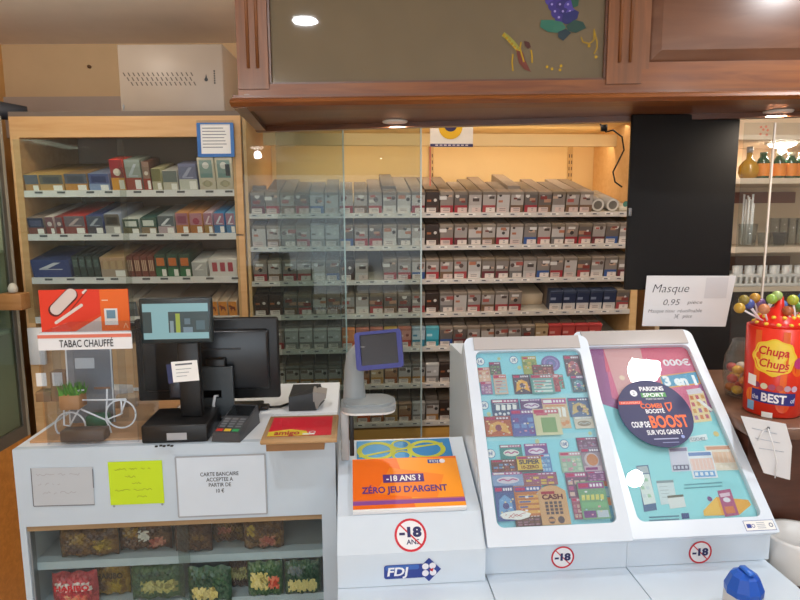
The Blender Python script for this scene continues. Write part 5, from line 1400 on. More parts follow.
tk_(z1, 585, 195, 682, 292, 'dark teal ticket below the plum ticket', '#2f4a5c', '#6a4a8c', '#4a8a98', 4, layer=1)
tk_(z1, 128, 332, 288, 432, 'wide blue-black ticket with white dots in the second row', '#26406a', '#b0306a', '#dfe6ea', 6)
tk_(z1, 292, 330, 418, 398, 'purple ticket with white oval in the second row', '#4a2c68', '#7a3a8c', '#e6e0ea', 7)
tk_(z1, 425, 325, 570, 500, 'large yellow and pink ticket in the second row', '#d8b48a', '#b03a8a', '#d9824a', 6)
tk_(z1, 88, 430, 242, 546, 'orange-red ticket by the frame in the second row', '#b04a2c', '#7a2c4a', '#e0a048', 4, layer=1)
tk_(z1, 240, 390, 385, 546, 'blue-violet ticket with purple header in the second row', '#3a4a9c', '#6a2c7c', '#5c8ac8', 2, layer=2)
tk_(z1, 370, 388, 522, 540, 'cream ticket with a plain green square', '#d2cfa0', '#c2506a', '#6f9a5c', 8, layer=3)
tk_(z1, 570, 322, 712, 432, 'blue and gold ticket at the frame in the second row', '#3f5a88', '#2c3a68', '#c9a45c', 4)
tk_(z1, 602, 432, 742, 500, 'cream ticket below the blue and gold ticket', '#d6cdb8', '#b0b8b0', '#8a7a68', 7, layer=1)
tk_(z2f, 118, 78, 246, 160, 'teal ticket with pink header in the third row', '#23807c', '#b03a7c', '#e4ece0', 7)
tk_(z2f, 260, 72, 392, 145, 'violet ticket with white letters shape in the third row', '#6a3a8c', '#a83a8c', '#e8e0f0', 7)
tk_(z2f, 350, 130, 412, 238, 'light blue narrow ticket beside the yellow ticket', '#3f78b8', '#5c9ad0', '#8fc0e0', 2, layer=1)
tk_(z2f, 68, 165, 216, 238, 'dark brown-red ticket by the frame below the teal ticket', '#5c2c2c', '#8a3a3a', '#4a7ab0', 2, layer=1)
tk_(z2f, 215, 145, 357, 236, 'yellow ticket with dark lettering in the third row', '#e2b83a', '#8a3a68', '#2c2a3a', 9, 'SUPER', '#2a2438', 3)
tk_(z2f, 72, 236, 252, 318, 'magenta and blue ticket below the brown-red ticket', '#7a9ac8', '#b0367c', '#d8d2e0', 7, layer=2)
tk_(z2f, 250, 240, 446, 312, 'wide yellow and plum ticket in the third row', '#8a4a5c', '#9c3a7c', '#d8b43c', 2, layer=2)
tk_(z2f, 92, 315, 206, 520, 'deep blue ticket by the frame in the bottom row', '#2c4a8c', '#3a3a7c', '#5c9ad2', 4, layer=3)
tk_(z2f, 203, 315, 366, 490, 'orange ticket with blue header in the bottom row', '#b8602c', '#2c4a9c', '#e2a03c', 3, layer=4)
tk_(z2f, 205, 484, 362, 552, 'dark brown low ticket in the bottom row', '#4a2c2c', '#6a3a2c', '#8a5a6a', 2, layer=3)
tk_(z2f, 342, 312, 505, 552, 'tan cash register ticket with dark buttons in the bottom row', '#cf9a62', '#b07a48', '#3a3038', 10, 'CASH', '#5c2438', 5)
tk_(z2f, 465, 118, 597, 238, 'pale green ticket below the ten euro circle', '#8fb89c', '#c98aa0', '#b8d2b8', 2)
tk_(z2f, 560, 36, 702, 112, 'dusky violet ticket by the frame in the third row', '#5c3a5c', '#7a3a6c', '#8a6a8c', 1)
tk_(z2f, 588, 95, 728, 238, 'ticket with a big orange planet', '#8a7a8c', '#5c4a6a', '#c2703c', 11, layer=1)
tk_(z2f, 500, 236, 628, 385, 'magenta-headed plum ticket below the pale green ticket', '#5c3a5c', '#b03a7c', '#d0b0a0', 2, layer=1)
tk_(z2f, 618, 232, 728, 290, 'slim purple ticket beside the planet ticket', '#6a2c6a', '#8a3a8c', '#a86aa0', 1, layer=2)
tk_(z2f, 535, 382, 606, 508, 'narrow rosy ticket in the lower corner cluster', '#8a3a58', '#b05a78', '#c29a90', 1, layer=2)
tk_(z2f, 572, 290, 732, 508, 'large green ticket with yellow lettering shape', '#5c9a6a', '#8a2c7c', '#d6cf58', 12, layer=4)
for (f, x0, y0, x1, y1, desc, base, head, grid, style, txt, tcol, layer) in TK:
    xm, ym = (x0 + x1) / 2, (y0 + y1) / 2
    ua = cface(*f(x0, ym))[0]; ub = cface(*f(x1, ym))[0]; va = cface(*f(xm, y1))[1]; vb = cface(*f(xm, y0))[1]
    ua = max(ua, win[0] + .001); ub = min(ub, win[2] - .001); va = max(va, win[1] + .002)
    w, h = ub - ua, vb - va
    m = MB(FD); m.T = cTf @ Matrix.Translation((ua, va, BW + .0012 + layer * .0011))
    A, Hm, G = c(pale(base), .45, 0, .25), c(pale(head), .45, 0, .15), c(pale(grid), .45, 0, .2)
    k1, k2, k3 = .0011, .0013, .0015
    rt = random.Random(desc)
    if style == 5:
        n = 28; m.poly([(w / 2 + w / 2 * math.cos(2 * PI * i / n), h / 2 + h / 2 * math.sin(2 * PI * i / n)) for i in range(n)], A, .0009)
        m.T = m.T @ Matrix.Diagonal((w / .1, h / .1, 1, 1)); m.ring(.05, .05, .03, .038, G, k1); m.ring(.05, .05, .016, .022, Hm, k2); m.disc(.05, .05, .01, G, k2)
    else:
        if style == 10: m.slab([(0, 0), (w, 0), (w, h * .84), (w * .72, h * .97), (w * .5, h), (w * .28, h * .97), (0, h * .84)], 0, .0009, A)
        else: m.box(0, 0, 0, w, h, .0009, A)
        if style != 10: m.rect(w * .03, h * .8, w * .97, h * .97, Hm, k1); m.rect(w * .06, h * .84, w * .4, h * .94, PAPER if style in (6, 7) else c('#c23a6a'), k2)
        if style in (1, 2):
            nc = 4 if w > h else 3; nr = 3
            for i in range(nc):
                for j in range(nr):
                    if rt.random() < .85: m.rect(w * (.08 + .86 * i / nc), h * (.08 + .66 * j / nr), w * (.08 + .86 * (i + .75) / nc), h * (.08 + .66 * (j + .7) / nr), G if rt.random() < .7 else Hm, k1)
        if style == 3:
            for j in range(4): m.rect(w * .1, h * (.08 + .17 * j), w * .9, h * (.18 + .17 * j), G, k1); m.rect(w * .14, h * (.1 + .17 * j), w * (.3 + .12 * j), h * (.15 + .17 * j), Hm, k2)
        if style == 4:
            m.poly([(w * .1, h * .12), (w * .5, h * .3), (w * .9, h * .1), (w * .8, h * .6), (w * .5, h * .74), (w * .2, h * .6)], G, k1); m.disc(w * .5, h * .42, min(w, h) * .16, Hm, k2)
            for i in range(5): m.disc(w * rt.uniform(.1, .9), h * rt.uniform(.1, .7), min(w, h) * .05, c('#e6d2a0'), k3, 8)
        if style == 6:
            for i in range(6): m.disc(w * (.12 + .15 * i), h * (.14 + .05 * (i % 2)), min(w, h) * .08, G, k1, 12)
            for i in range(4): m.poly([(w * (.14 + .2 * i), h * .38), (w * (.28 + .2 * i), h * .36), (w * (.3 + .2 * i), h * .66), (w * (.16 + .2 * i), h * .7)], PAPER, k1)
            m.rect(w * .1, h * .72, w * .9, h * .76, G, k1)
        if style == 7:
            m.disc(w * .5, h * .42, w * .36, G, k1, 24, h * .24); m.line([(w * .2, h * .4), (w * .35, h * .5), (w * .5, h * .36), (w * .65, h * .5), (w * .8, h * .4)], h * .09, Hm, k2)
        if style == 8: m.rect(w * .26, h * .1, w * .82, h * .66, G, k1); m.rect(w * .1, h * .74, w * .55, h * .8, Hm, k2)
        if style == 9:
            m.rect(w * .0, 0, w * .0 + w, h * .12, G, k1); m.text(txt, w / 2, h * .5, h * .26, G, k2, width=w * .84, bold=.04); m.text('10-ZERO', w / 2, h * .2, h * .2, c('#6a2c3c'), k2, width=w * .7, bold=.03)
        if style == 10:
            m.text(txt, w * .5, h * .64, h * .12, c(tcol), k2, width=w * .74, bold=.04); m.rect(w * .12, h * .77, w * .6, h * .84, c('#a8304a'), k1)
            for i in range(4):
                for j in range(4): m.rect(w * (.2 + .16 * i), h * (.26 + .085 * j), w * (.31 + .16 * i), h * (.325 + .085 * j), G, k2)
            m.disc(w * .35, h * .12, w * .12, G, k2, 12); m.disc(w * .68, h * .12, w * .12, G, k2, 12); m.rect(w * .25, h * .085, w * .45, h * .15, Hm, k3)
        if style == 11: m.disc(w * .48, h * .5, min(w, h) * .36, c('#c9c0c8'), k1); m.disc(w * .52, h * .5, min(w, h) * .29, G, k2); m.rect(w * .05, h * .06, w * .9, h * .26, c('#c8b0c0'), k2); m.rect(w * .1, h * .1, w * .7, h * .2, c('#8a3a7c'), k3)
        if style == 12:
            for i in range(5): m.poly([(w * (.08 + .17 * i), h * .5), (w * (.2 + .17 * i), h * .5), (w * (.22 + .17 * i), h * .64), (w * (.1 + .17 * i), h * .64)], G, k1)
            m.rect(w * .06, h * .3, w * .94, h * .44, c('#7fb88a'), k1); m.rect(w * .06, h * .04, w * .5, h * .22, c('#7a4a8c'), k1); m.rect(w * .54, h * .04, w * .94, h * .22, c('#c2ccd8'), k1)
    if style != 5:
        lt = [c('#efeaf0', .4), c('#f0dc9a', .4), c('#e8a8b8', .4), c('#a8d0e4', .4)]
        for i in range(7):
            uu, vv = rt.uniform(.06, .8), rt.uniform(.06, .72); ss = min(w, h) * rt.uniform(.03, .07)
            if style in (1, 2, 3, 4, 12): m.rect(w * uu, h * vv, w * uu + ss * 1.6, h * vv + ss, lt[i % 4], .0018)
        if style != 10:
            for i in range(4): m.rect(w * (.46 + .12 * i), h * .85, w * (.54 + .12 * i), h * .93, lt[0], .0016)
    build('scratch_ticket', m, None, desc if len(desc.split()) > 4 else desc + ' in the display', 'scratch ticket', 'scratch tickets in the sloped display')
# white cloud tag
u0, vm = cface(*z2f(120, 488)); u1 = cface(*z2f(292, 488))[0]; v0 = cface(*z2f(200, 512))[1]; v1 = cface(*z2f(200, 460))[1]
m = MB(FD); u0 = max(u0, win[0] + .002); w = u1 - u0; h = v1 - v0
m.T = cTf @ Matrix.Translation((u0, v0, BW + .0075)); m.slab([(w * .5 + w * .5 * math.cos(a_) * (1 + .06 * math.sin(7 * a_)), h * .5 + h * .5 * math.sin(a_) * (1 + .08 * math.cos(5 * a_))) for a_ in [2 * PI * i / 40 for i in range(40)]], -.0009, .0, PAPER)
squig(m, w * .15, w * .85, h * .6, .006, c('#c2404a'), .0004, 3); squig(m, w * .25, w * .75, h * .35, .005, c('#c2404a'), .0004, 4)
build('cloud_tag', m, None, 'white cloud-shaped tag with red writing over the lower tickets', 'tag')

# right display with the game poster
rt_, rx0, rx1, rzc, rdt, rzt, rLs, rTf, rface = display('poster_display', 'sloped white display holding a pink and turquoise game poster beside the lollipops', 631, 776, 565, 539, 592, 708, 331, .07)
rw_ = rx1 - rx0
a2 = rface(650, 522)
win2 = (.024, a2[1], rw_ - .024, rface(650, 346)[1])
lining(rt_, rTf, rw_, rLs, win2)
m = MB(FD); m.T = rTf; m.box(.022, win2[3] + .003, .0042, rw_ - .022, rLs - .002, .008, c('#bdb8b6', .18)); build('header_strip', m, rt_, label='grey glossy header strip')
m = MB(FD); q = Dd(700, 552, .024); m.T = Matrix.Translation((0, .0235, 0)) @ TF; under18(m, q.x, q.z, .028); build('age_sticker', m, rt_, label='round red ring minus eighteen sticker')
m = MB(FD); m.T = rTf
q0 = rface(742, 528, .004); q1 = rface(776, 519, .004); w = q1[0] - q0[0]
x_0 = rw_ - .078; y_0 = .003
m.rect(x_0, y_0, rw_ - .004, y_0 + .024, c('#5f78b0'), .0044); m.rect(x_0 + .0012, y_0 + .0012, rw_ - .0052, y_0 + .0228, PAPER, .0047)
m.rect(x_0 + .005, y_0 + .007, x_0 + .016, y_0 + .016, FDJBLUE, .005); m.ring(x_0 + .021, y_0 + .0115, .003, .0042, FDJBLUE, .005)
for i in range(4): m.line([(x_0 + .03, y_0 + .006 + .004 * i), (x_0 + .05, y_0 + .006 + .004 * i)], .0012, c('#9aa2b2'), .005)
m.ring(x_0 + .064, y_0 + .012, .003, .005, c('#6a7690'), .005); build('label_plate', m, rt_, label='small white label with blue outline')
m = MB(FD); m.T = rTf
m.box(win2[0] - .006, win2[1] - .006, BW - .003, win2[2] + .006, win2[3] + .006, BW, c('#94dce2', .45))
def rp(pts, mt, k): m.poly([rface(*p, BW) for p in pts], mt, BW + k)
def clampu(q): return (min(max(q[0], win2[0]), win2[2]), min(max(q[1], win2[1]), win2[3]))
def rpc(pts, mt, k): m.poly([clampu(rface(*p, BW)) for p in pts], mt, BW + k)
v_ = rface(650, 424, BW)[1]
m.poly([(win2[0], rface(640, 402, BW)[1]), (win2[2] * .5, v_ + .004), (win2[2] * .72, v_ - .012), (win2[2], rface(735, 410, BW)[1]), (win2[2], win2[3]), (win2[0], win2[3])], c('#a04a8c', .45), .0003 + BW)
rpc([(600, 340), (700, 340), (703, 380), (690, 425), (640, 410), (612, 398)], c('#d85a86', .45), .0006)
rpc([(600, 340), (700, 340), (701, 360), (606, 372)], c('#dc4f72', .45), .0007)
rpc([(602, 345), (640, 348), (655, 410), (620, 400)], c('#e0a0a0', .45), .0008)
rpc([(712, 424), (735, 408), (740, 418), (720, 428)], c('#7fd0d8', .45), .0008)
def rtext(s, x0, y0, x1, h, mt, k=.0014, bold=.02, shear=0):
    a_ = rface(x0, y0, BW); b_ = rface(x1, y0, BW); m.text(s, (a_[0] + b_[0]) / 2, a_[1], h, mt, BW + k, width=b_[0] - a_[0], bold=bold, shear=shear)
rtext('000€', 664, 366, 691, .02, c('#f4e8ee'), .0012, .03)
rtext('chaque mois', 668, 356.5, 684, .007, c('#f0b8c8'), .0012) if 0 else None
rpc([(659, 376), (697, 371), (701, 384), (663, 389)], c('#e8a23c'), .0009); rpc([(660, 377), (696, 372), (699, 383), (664, 387.5)], c('#3f9ac2'), .0011)
rtext('3 en 1', 665, 385.5, 698, .028, c('#f6fafc'), .0014, .06)
for (x, y) in ((622, 378), (633, 375)): q = rface(x, y, BW); m.disc(q[0], q[1], .008, c('#f0d0b8'), BW + .001, 12)
rpc([(688, 393), (703, 391), (712, 421), (694, 423)], c('#efd6a0'), .0009); rpc([(686, 390), (700, 388), (703, 393), (688, 395)], c('#e0d8e4'), .0010)
for i in range(3):
    for j in range(4):
        q = rface(691.5 + i * 5.4 + j * 1.6, 398 + j * 6.6 - i * .6, BW); m.rect(q[0] - .0045, q[1] - .006, q[0] + .0045, q[1] + .006, c(('#d8763a', '#c9566a', '#d89a4a', '#a86a9c')[(i + j) % 4]), BW + .0012)
rpc([(696, 400), (699, 399), (713, 410), (711, 412)], PAPER, .0016)
# teal lower half
rpc([(689, 437), (706, 434), (708, 439.5), (690, 442.5)], c('#e8eef0'), .0008); rtext('COCHEZ', 691, 441, 706, .0085, c('#3a4a68'), .0012, .01)
q = rface(716, 434, BW); m.disc(q[0], q[1], .0075, c('#e0c87a'), BW + .0009, 14)
def slip(x0, y0, x1, y1, sh, base, head, body, foot, k):
    a_ = [rface(x0, y0, BW), rface(x1, y0 - 1, BW), rface(x1 + sh, y1 - 1, BW), rface(x0 + sh, y1, BW)]; m.poly(a_, base, BW + k)
    def ip(s, t): 
        p = Vector(a_[0]).lerp(Vector(a_[1]), s); q = Vector(a_[3]).lerp(Vector(a_[2]), s); r = p.lerp(q, t); return (r.x, r.y)
    def bx(s0, t0, s1, t1, mt, kk): m.poly([ip(s0, t0), ip(s1, t0), ip(s1, t1), ip(s0, t1)], mt, BW + k + kk)
    bx(.05, .04, .95, .17, head, .0002); bx(.05, .27, .95, .7, body, .0002); bx(.08, .74, .92, .95, foot, .0002)
    for i in range(6): bx(.08 + .15 * i, .3, .095 + .15 * i, .68, base, .0004)
    for i in range(4): bx(.12 + .2 * i, .78, .24 + .2 * i, .9, base, .0004)
slip(668, 448, 687, 472, 4, c('#cfd0e0'), c('#8a7a9c'), c('#d8d4e4'), c('#5c5a7c'), .0008)
slip(704, 446, 733, 471, 7, c('#efe0d0'), c('#dc9a7a'), c('#ecc0a2'), c('#e8d8c2'), .0010)
slip(686, 452, 711, 479, 7, c('#e8ecf2'), c('#6a8ac2'), c('#efc8bc'), c('#6aa6dc'), .0016)
rpc([(636, 466), (648, 465), (657, 510), (644, 512)], c('#4a6a94'), .0008); rpc([(637, 475), (649, 474), (656, 503), (644, 505)], c('#dfe8e4'), .0010); rpc([(636.5, 467), (647, 466), (649, 473), (638, 474)], c('#b0bcc2'), .0010)
for i in range(3):
    for j in range(2): q = rface(641 + j * 5 + i * 1.6, 480 + i * 8, BW); m.rect(q[0] - .004, q[1] - .004, q[0] + .004, q[1] + .004, c('#a8d0b0' if (i + j) % 2 else '#cfdce0'), BW + .0013)
rpc([(656, 481), (673, 480), (677, 503), (661, 505)], c('#d2dfe2'), .0008); rpc([(656, 481), (673, 480), (673.5, 482.5), (656.5, 483.5)], c('#8a9ca2'), .0010)
rpc([(667, 496), (683, 494.5), (686, 507), (670, 509)], c('#e0e4e2'), .0011); rpc([(667, 496), (683, 494.5), (683.5, 496.8), (667.5, 498.3)], c('#6a6a5c'), .0013)
for i in range(4): a_ = rface(659 + i, 487 + i * 3.5, BW); m.line([a_, (a_[0] + .02, a_[1])], .0012, c('#a0b0b6'), BW + .0010)
for y in (485, 488.5): a_ = rface(684, y, BW); b_ = rface(722, y - 2.5, BW); m.line([a_, b_], .003, c('#4f9aa8'), BW + .0008)
rpc([(704, 516), (703, 511), (716, 497), (748, 500), (751, 505), (739, 515)], c('#eda82e'), .0008); rpc([(704, 516), (703, 511), (716, 497), (722, 515)], c('#f0bc4a'), .0009)
rpc([(717, 491), (730, 489), (739, 515), (725, 517)], c('#b04a7c'), .0012); rpc([(719, 494), (729, 492.5), (730, 496), (720.5, 497.5)], c('#e0c2d2'), .0014); rpc([(724, 507), (733, 506), (735.5, 513), (726.5, 514)], c('#d8763a'), .0014)
q = rface(726.5, 500, BW); m.disc(q[0], q[1], .009, c('#e8e2ea'), BW + .0015, 16, .006)
q = rface(709.5, 499, BW); m.disc(q[0], q[1], .006, c('#7a4a8c'), BW + .0014, 12)
for i in range(2): a_ = rface(649, 517.5 + i * 3.2, BW); b_ = rface(679, 516 + i * 3.2, BW); m.line([clampu(a_), clampu(b_)], .003, c('#4a7f98'), BW + .0008)
rpc([(681, 513.5), (688.5, 513), (689.5, 518.5), (682, 519.2)], c('#2f4a86'), .0008)
build('game_poster', m, None, 'pink, purple and turquoise game poster lying in the sloped display', 'poster')
# round sticker on the glass
m = MB(FD); m.T = rTf
q = rface(655.5, 412.5, .006); ql = rface(619, 412.5, .006); r = q[0] - ql[0]
m.T = rTf @ Matrix.Translation((q[0], q[1], .0062)); dk_ = c('#1b1a54', .5)
n = 40; m.slab([(r * math.cos(2 * PI * i / n), r * math.sin(2 * PI * i / n)) for i in range(n)], -.0012, 0, dk_)
og2 = c('#ee6a2e'); W1 = c('#eef0f6')
m.disc(-r * .42, r * .60, r * .10, W1, .0004, 16); m.text('2', -r * .42, r * .55, r * .1, dk_, .0006)
m.text('PARIONS', r * .12, r * .66, r * .13, W1, .0006, width=r * .68, bold=.03); m.rect(-r * .23, r * .46, r * .47, r * .60, c('#4f9a52'), .0004); m.text('SPORT', r * .12, r * .475, r * .11, W1, .0006, width=r * .6, bold=.02); m.text('POINT DE VENTE', r * .12, r * .38, r * .05, W1, .0006, width=r * .5)
m.rect(-r * .92, r * .26, -r * .28, r * .36, c('#d8452e'), .0004); m.text('NOUVEAU', -r * .6, r * .28, r * .06, c('#f4c8b8'), .0006, width=r * .52)
m.text('COMBI', -r * .06, r * .13, r * .14, og2, .0006, width=r * .6, bold=.02); m.text('BOOSTÉ', r * .0, -r * .02, r * .12, W1, .0006, width=r * .52, bold=.02)
m.line([(r * .34, r * .26), (r * .52, r * .28), (r * .48, r * .12), (r * .38, r * .02), (r * .34, r * .26)], r * .035, og2, .0006)
m.text('BOOST', r * .28, -r * .44, r * .34, og2, .0006, width=r * 1.04, bold=.03); m.text('COUP DE', -r * .52, -r * .42, r * .16, W1, .0006, width=r * .5, bold=.03)
m.text('SUR VOS GAINS !', r * .05, -r * .64, r * .13, W1, .0006, width=r * .95, bold=.02)
m.rect(-r * .3, -r * .78, r * .36, -r * .75, c('#aab0d0'), .0006); m.disc(r * .5, -r * .72, r * .05, c('#8fa0d8'), .0006, 10); m.rect(-r * .1, -r * .88, r * .34, -r * .86, c('#8a90bc'), .0006)
build('round_sticker', m, rt_, label='round dark blue sticker with orange and white lettering')

# ------------------------------------------------------------------ shop lamps hung where the glass shows them, and added lamps
capn = (FK.to_3x3() @ Vector((0, -1, 0))).normalized(); capp = FK @ Vector((0, FY + .012, 0))
L1 = mirror_lamp(capp, capn, 305, 18, ZC)
rTW = FD @ rTf; rn_ = (rTW.to_3x3() @ Vector((0, 0, 1))).normalized()
L2 = mirror_lamp(rTW @ Vector((0, 0, .0005)), rn_, 643, 369, ZC)
L3 = mirror_lamp(rTW @ Vector((0, 0, .0005)), rn_, 634, 478, ZC)
bgn = Vector((0, -1, 0)); L4 = mirror_lamp(Vector((0, 1.98, 0)), bgn, 783, 142, ZC)
print('LAMPS', L1, L2, L3, L4)
LAMPS = [(L1, .05, 'round ceiling lamp just ahead of the counter canopy'), (L2, .085, 'large round ceiling lamp over the lottery displays'), (L3, .045, 'small round ceiling lamp over the lottery displays'),
         (Vector((-1.1, -.6, ZC)), .09, 'round ceiling lamp over the customer side near the ochre wall'), (Vector((1.6, -1.0, ZC)), .09, 'round ceiling lamp over the customer side near the bar wall'),
         (Vector((-.9, -2.6, ZC)), .09, 'round ceiling lamp near the shop door'), (Vector((L4.x, L4.y, ZC)), .17, 'large round ceiling lamp near the shop window')]
for (p, r, lab) in LAMPS:
    recessed('ceiling_lamp', I4, p.x, p.y, ZC, r, lab, CEIL_W, (.93, .97, 1.0), group='round ceiling lamps', em=28, dome=p.y < .5)
wl = area_light('cabinet_strip_light', FB @ Vector((BX1 * .55, .24, zz1 - .02)), FB @ Vector((BX1 * .55, .36, ZR[2])), CAB_W, BX1 * .9, .03, (1.0, .80, .58))
area_light('cabinet_upper_light', FB @ Vector((BX1 * .6, .10, ZT - .01)), FB @ Vector((BX1 * .6, .2, ZR[0])), CAB_W * .5, BX1 * .8, .04, (1.0, .80, .58))

bl_ = recessed('bar_lamp', FR, ADDED_BARLAMP[0], .12, ADDED_BARLAMP[2], .055, 'small round lamp under the top board above the green bottles', 5.0, (1, .92, .82), em=30)  # added lamp standing in for a lamp's reflection in the bar glass
m = MB(FR); m.T = Matrix.Translation((ADDED_BARLAMP[0], .12, ADDED_BARLAMP[2])); m.lathe([(.0001, -.022), (.03, -.020), (.05, -.012), (.054, -.005)], 0, 0, 0, emit('#fff6ea', 30, 'lamp_glass'), 24); build('diffuser', m, bl_)
for (x, y, lab) in ((-1.15, 1.95, 'round ceiling lamp before the birch tobacco cabinet'), (.15, 2.12, 'round ceiling lamp behind the canopy above the cigarette shelving'), (1.45, 2.05, 'round ceiling lamp behind the canopy above the bar shelves')):
    recessed('ceiling_lamp', I4, x, y, ZC, .08, lab, BACK_FILL_W * (2.6 if x > 1 else 1.7 if x > 0 else 1), (1, .9, .78), group='round ceiling lamps', em=12, dome=True)  # unseen lamps added to brighten wall, packs and bar

# ------------------------------------------------------------------ masque sign
sy_ = 1.772
FM = frame((0, sy_, 0), 2)
q0 = hit(642, 326, FM, 0); q1 = hit(734, 279, FM, 0)
ms = thing('handwritten_sign', at(FM, (q0.x + q1.x) / 2, 0, q0.z), 'white handwritten price sign standing behind the poster display', 'sign')
m = MB(FM); w = q1.x - q0.x; h = hit(690, 278, FM, 0).z - hit(690, 327, FM, 0).z
m.T = Matrix.Translation((q0.x, 0, q0.z)) @ Matrix.Rotation(-.03, 4, 'X') @ TF
pts = [(0, 0), (w * .94, -.005), (w * 1.03, h), (w * .035, h * 1.02)]
m.slab(pts, -.0016, 0, c('#e6e7ea', .7))
m.poly([(w * .68, h * .55), (w * .93, h * .55), (w * .95, h * .97), (w * .7, h * .97)], c('#d6d7dc', .7), .0003)
hw_ = c('#2c2f3c', .7)
for s, u0, u1, v, hh in (('Masque', .10, .50, .68, .17), ('0,95', .22, .40, .42, .12), ('pièce', .50, .66, .44, .07), ('Masque tissu', .06, .35, .27, .07), ('réutilisable', .39, .66, .27, .07), ('3€', .35, .40, .15, .08), ('pièce', .45, .55, .16, .07)):
    m.text(s, w * (u0 + u1) / 2, h * v, h * hh, hw_, .0006, width=w * (u1 - u0), bold=-.012, shear=.3)
build('paper_sheet', m, ms)
m = MB(FM); xc = (q0.x + q1.x) / 2 - .02; 
m.box(xc - .012, .004, 1.085, xc + .012, .009, q0.z + .05, ACRYLIC); build('clear_stand', m, ms)

# ------------------------------------------------------------------ dark bar on the right
BT = W(770, 415, 1.5).z
bar = thing('wooden_bar', frame((W(728, 420, 1.42).x + .4, 1.42, 0)), 'dark brown wooden bar beneath the red lollipop tub', 'bar')
bx0 = (FD @ Vector((rx1, .17, 0))).x + .014
dw = wood('#4a2a20', '#5e382a', .4, (2, 12, 12), .2)
m = MB(); m.box(bx0, 1.44, 0, 2.2, 1.9, BT - .03, dw); build('body', m, bar)
m = MB(); m.box(bx0 - .012, 1.40, BT - .03, 2.2, 1.97, BT, wood('#6b4a38', '#7c5844', .35, (2, 12, 12), .3), .004); build('bar_top', m, bar)
m = MB(); m.box(bx0, 1.27, 0, 2.2, 1.44, .70, dw); build('foot_step', m, bar)
# support for the sign stand
m = MB(); m.box(W(655, 330, 1.78).x, 1.765, 1.07 - .02, bx0 - .014, 1.95, 1.085, c('#5f625f', .4)); 
rl = build('rear_ledge', m, None, 'dark grey narrow ledge between the poster display and the bar', 'ledge')
m = MB(); m.box(W(655, 330, 1.74).x + .02, 1.9, 0, bx0 - .03, 1.94, 1.05, c('#4a4846', .5)); build('support', m, rl)
# lollipop tub
cyx = W(770.5, 415, 1.53); R0 = .066
can = thing('lollipop_tub', frame((cyx.x, 1.53, BT), 0), 'red and orange lollipop tub with yellow flower logo on the bar', 'tub')
FCN = frame((cyx.x, 1.53, BT + .001), 0)
Hc = W(770, 330, 1.47).z - BT
m = MB(FCN); redc = c('#d8301c', .3); m.lathe([(R0 - .004, 0), (R0, .004), (R0 + .004, Hc), (R0 + .001, Hc), (.0001, Hc - .004)], 0, 0, 0, redc, 40); build('body', m, can)
view = math.atan2(-1.53, -cyx.x)   # towards the camera
def wrap(mb, pts, mt, k, ang0):
    """flat figure (u along the skin, v up) laid on the tub"""
    vs_ = []
    for (u, v) in pts:
        rr = R0 + .004 * v / Hc + k; a_ = ang0 + u / R0; vs_.append((rr * math.cos(a_), rr * math.sin(a_), v))
    mb.add(vs_, [tuple(range(len(pts)))], mt)
def wrect(mb, u0, v0, u1, v1, mt, k, n=8, sk=0.0):
    for i in range(n):
        a_, b_ = u0 + (u1 - u0) * i / n, u0 + (u1 - u0) * (i + 1) / n; wrap(mb, [(a_, v0 + sk * a_), (b_, v0 + sk * b_), (b_, v1 + sk * b_), (a_, v1 + sk * a_)], mt, k, A0)
A0 = view + .06
m = MB(FCN)
for i in range(14):
    if i % 2: wrect(m, -.2 + i * .03, .05, -.185 + i * .03, Hc - .006, c('#e8641c', .3), .0004, 3)
for (u, v, cc) in ((.05, .13, '#e8641c'), (-.055, .05, '#e8781c'), (.02, .035, '#d24a1a')): 
    pts = [(u + .016 * math.cos(2 * PI * i / 14), v + .02 * math.sin(2 * PI * i / 14)) for i in range(14)]; wrap(m, pts, c(cc, .3), .0006, A0)
# flower logo as a fan of narrow wedges so that it follows the curve
def wfan(u, v, rf, mt, k, n=48):
    for i in range(n):
        a_, b_ = 2 * PI * i / n, 2 * PI * (i + 1) / n
        for s0, s1 in ((0, .5), (.5, 1)):
            q = [(u + rf(a_) * s0 * math.cos(a_), v + rf(a_) * s0 * math.sin(a_) * .95), (u + rf(a_) * s1 * math.cos(a_), v + rf(a_) * s1 * math.sin(a_) * .95), (u + rf(b_) * s1 * math.cos(b_), v + rf(b_) * s1 * math.sin(b_) * .95), (u + rf(b_) * s0 * math.cos(b_), v + rf(b_) * s0 * math.sin(b_) * .95)]
            if s0 == 0: q = q[1:]
            wrap(m, q, mt, k, A0)
lv = Hc * .68
wfan(-.006, lv, lambda a_: .049 * (1 + .05 * math.cos(8 * a_)), c('#f0c832', .35), .0008)
wfan(-.006, lv + .002, lambda a_: .043 * (1 + .05 * math.cos(8 * a_)), c('#f2d24a', .35), .0010)
def wtext(s, u, v, h, width, mt, k, bold=.02, shear=0, sk=0):
    vs_, fs = text_geo(s, bold); xs = [p[0] for p in vs_]; x0_ = min(xs); kx = width / (max(xs) - x0_); kk = h / .7
    out = []
    for (x, y) in vs_:
        uu = u - width / 2 + (x - x0_) * kx + shear * y * kk; vv = v + y * kk + sk * (uu - u); rr = R0 + .004 * vv / Hc + k; a_ = A0 + uu / R0; out.append((rr * math.cos(a_), rr * math.sin(a_), vv))
    m.add(out, fs, mt)
lr = c('#d2202a', .4)
wtext('Chupa', -.008, lv + .006, .021, .066, lr, .0014, .02, .15, -.06); wtext('Chups', -.006, lv - .026, .021, .064, lr, .0014, .02, .15, -.06)
wrect(m, -.02, lv - .036, .018, lv - .033, lr, .0014, 6)
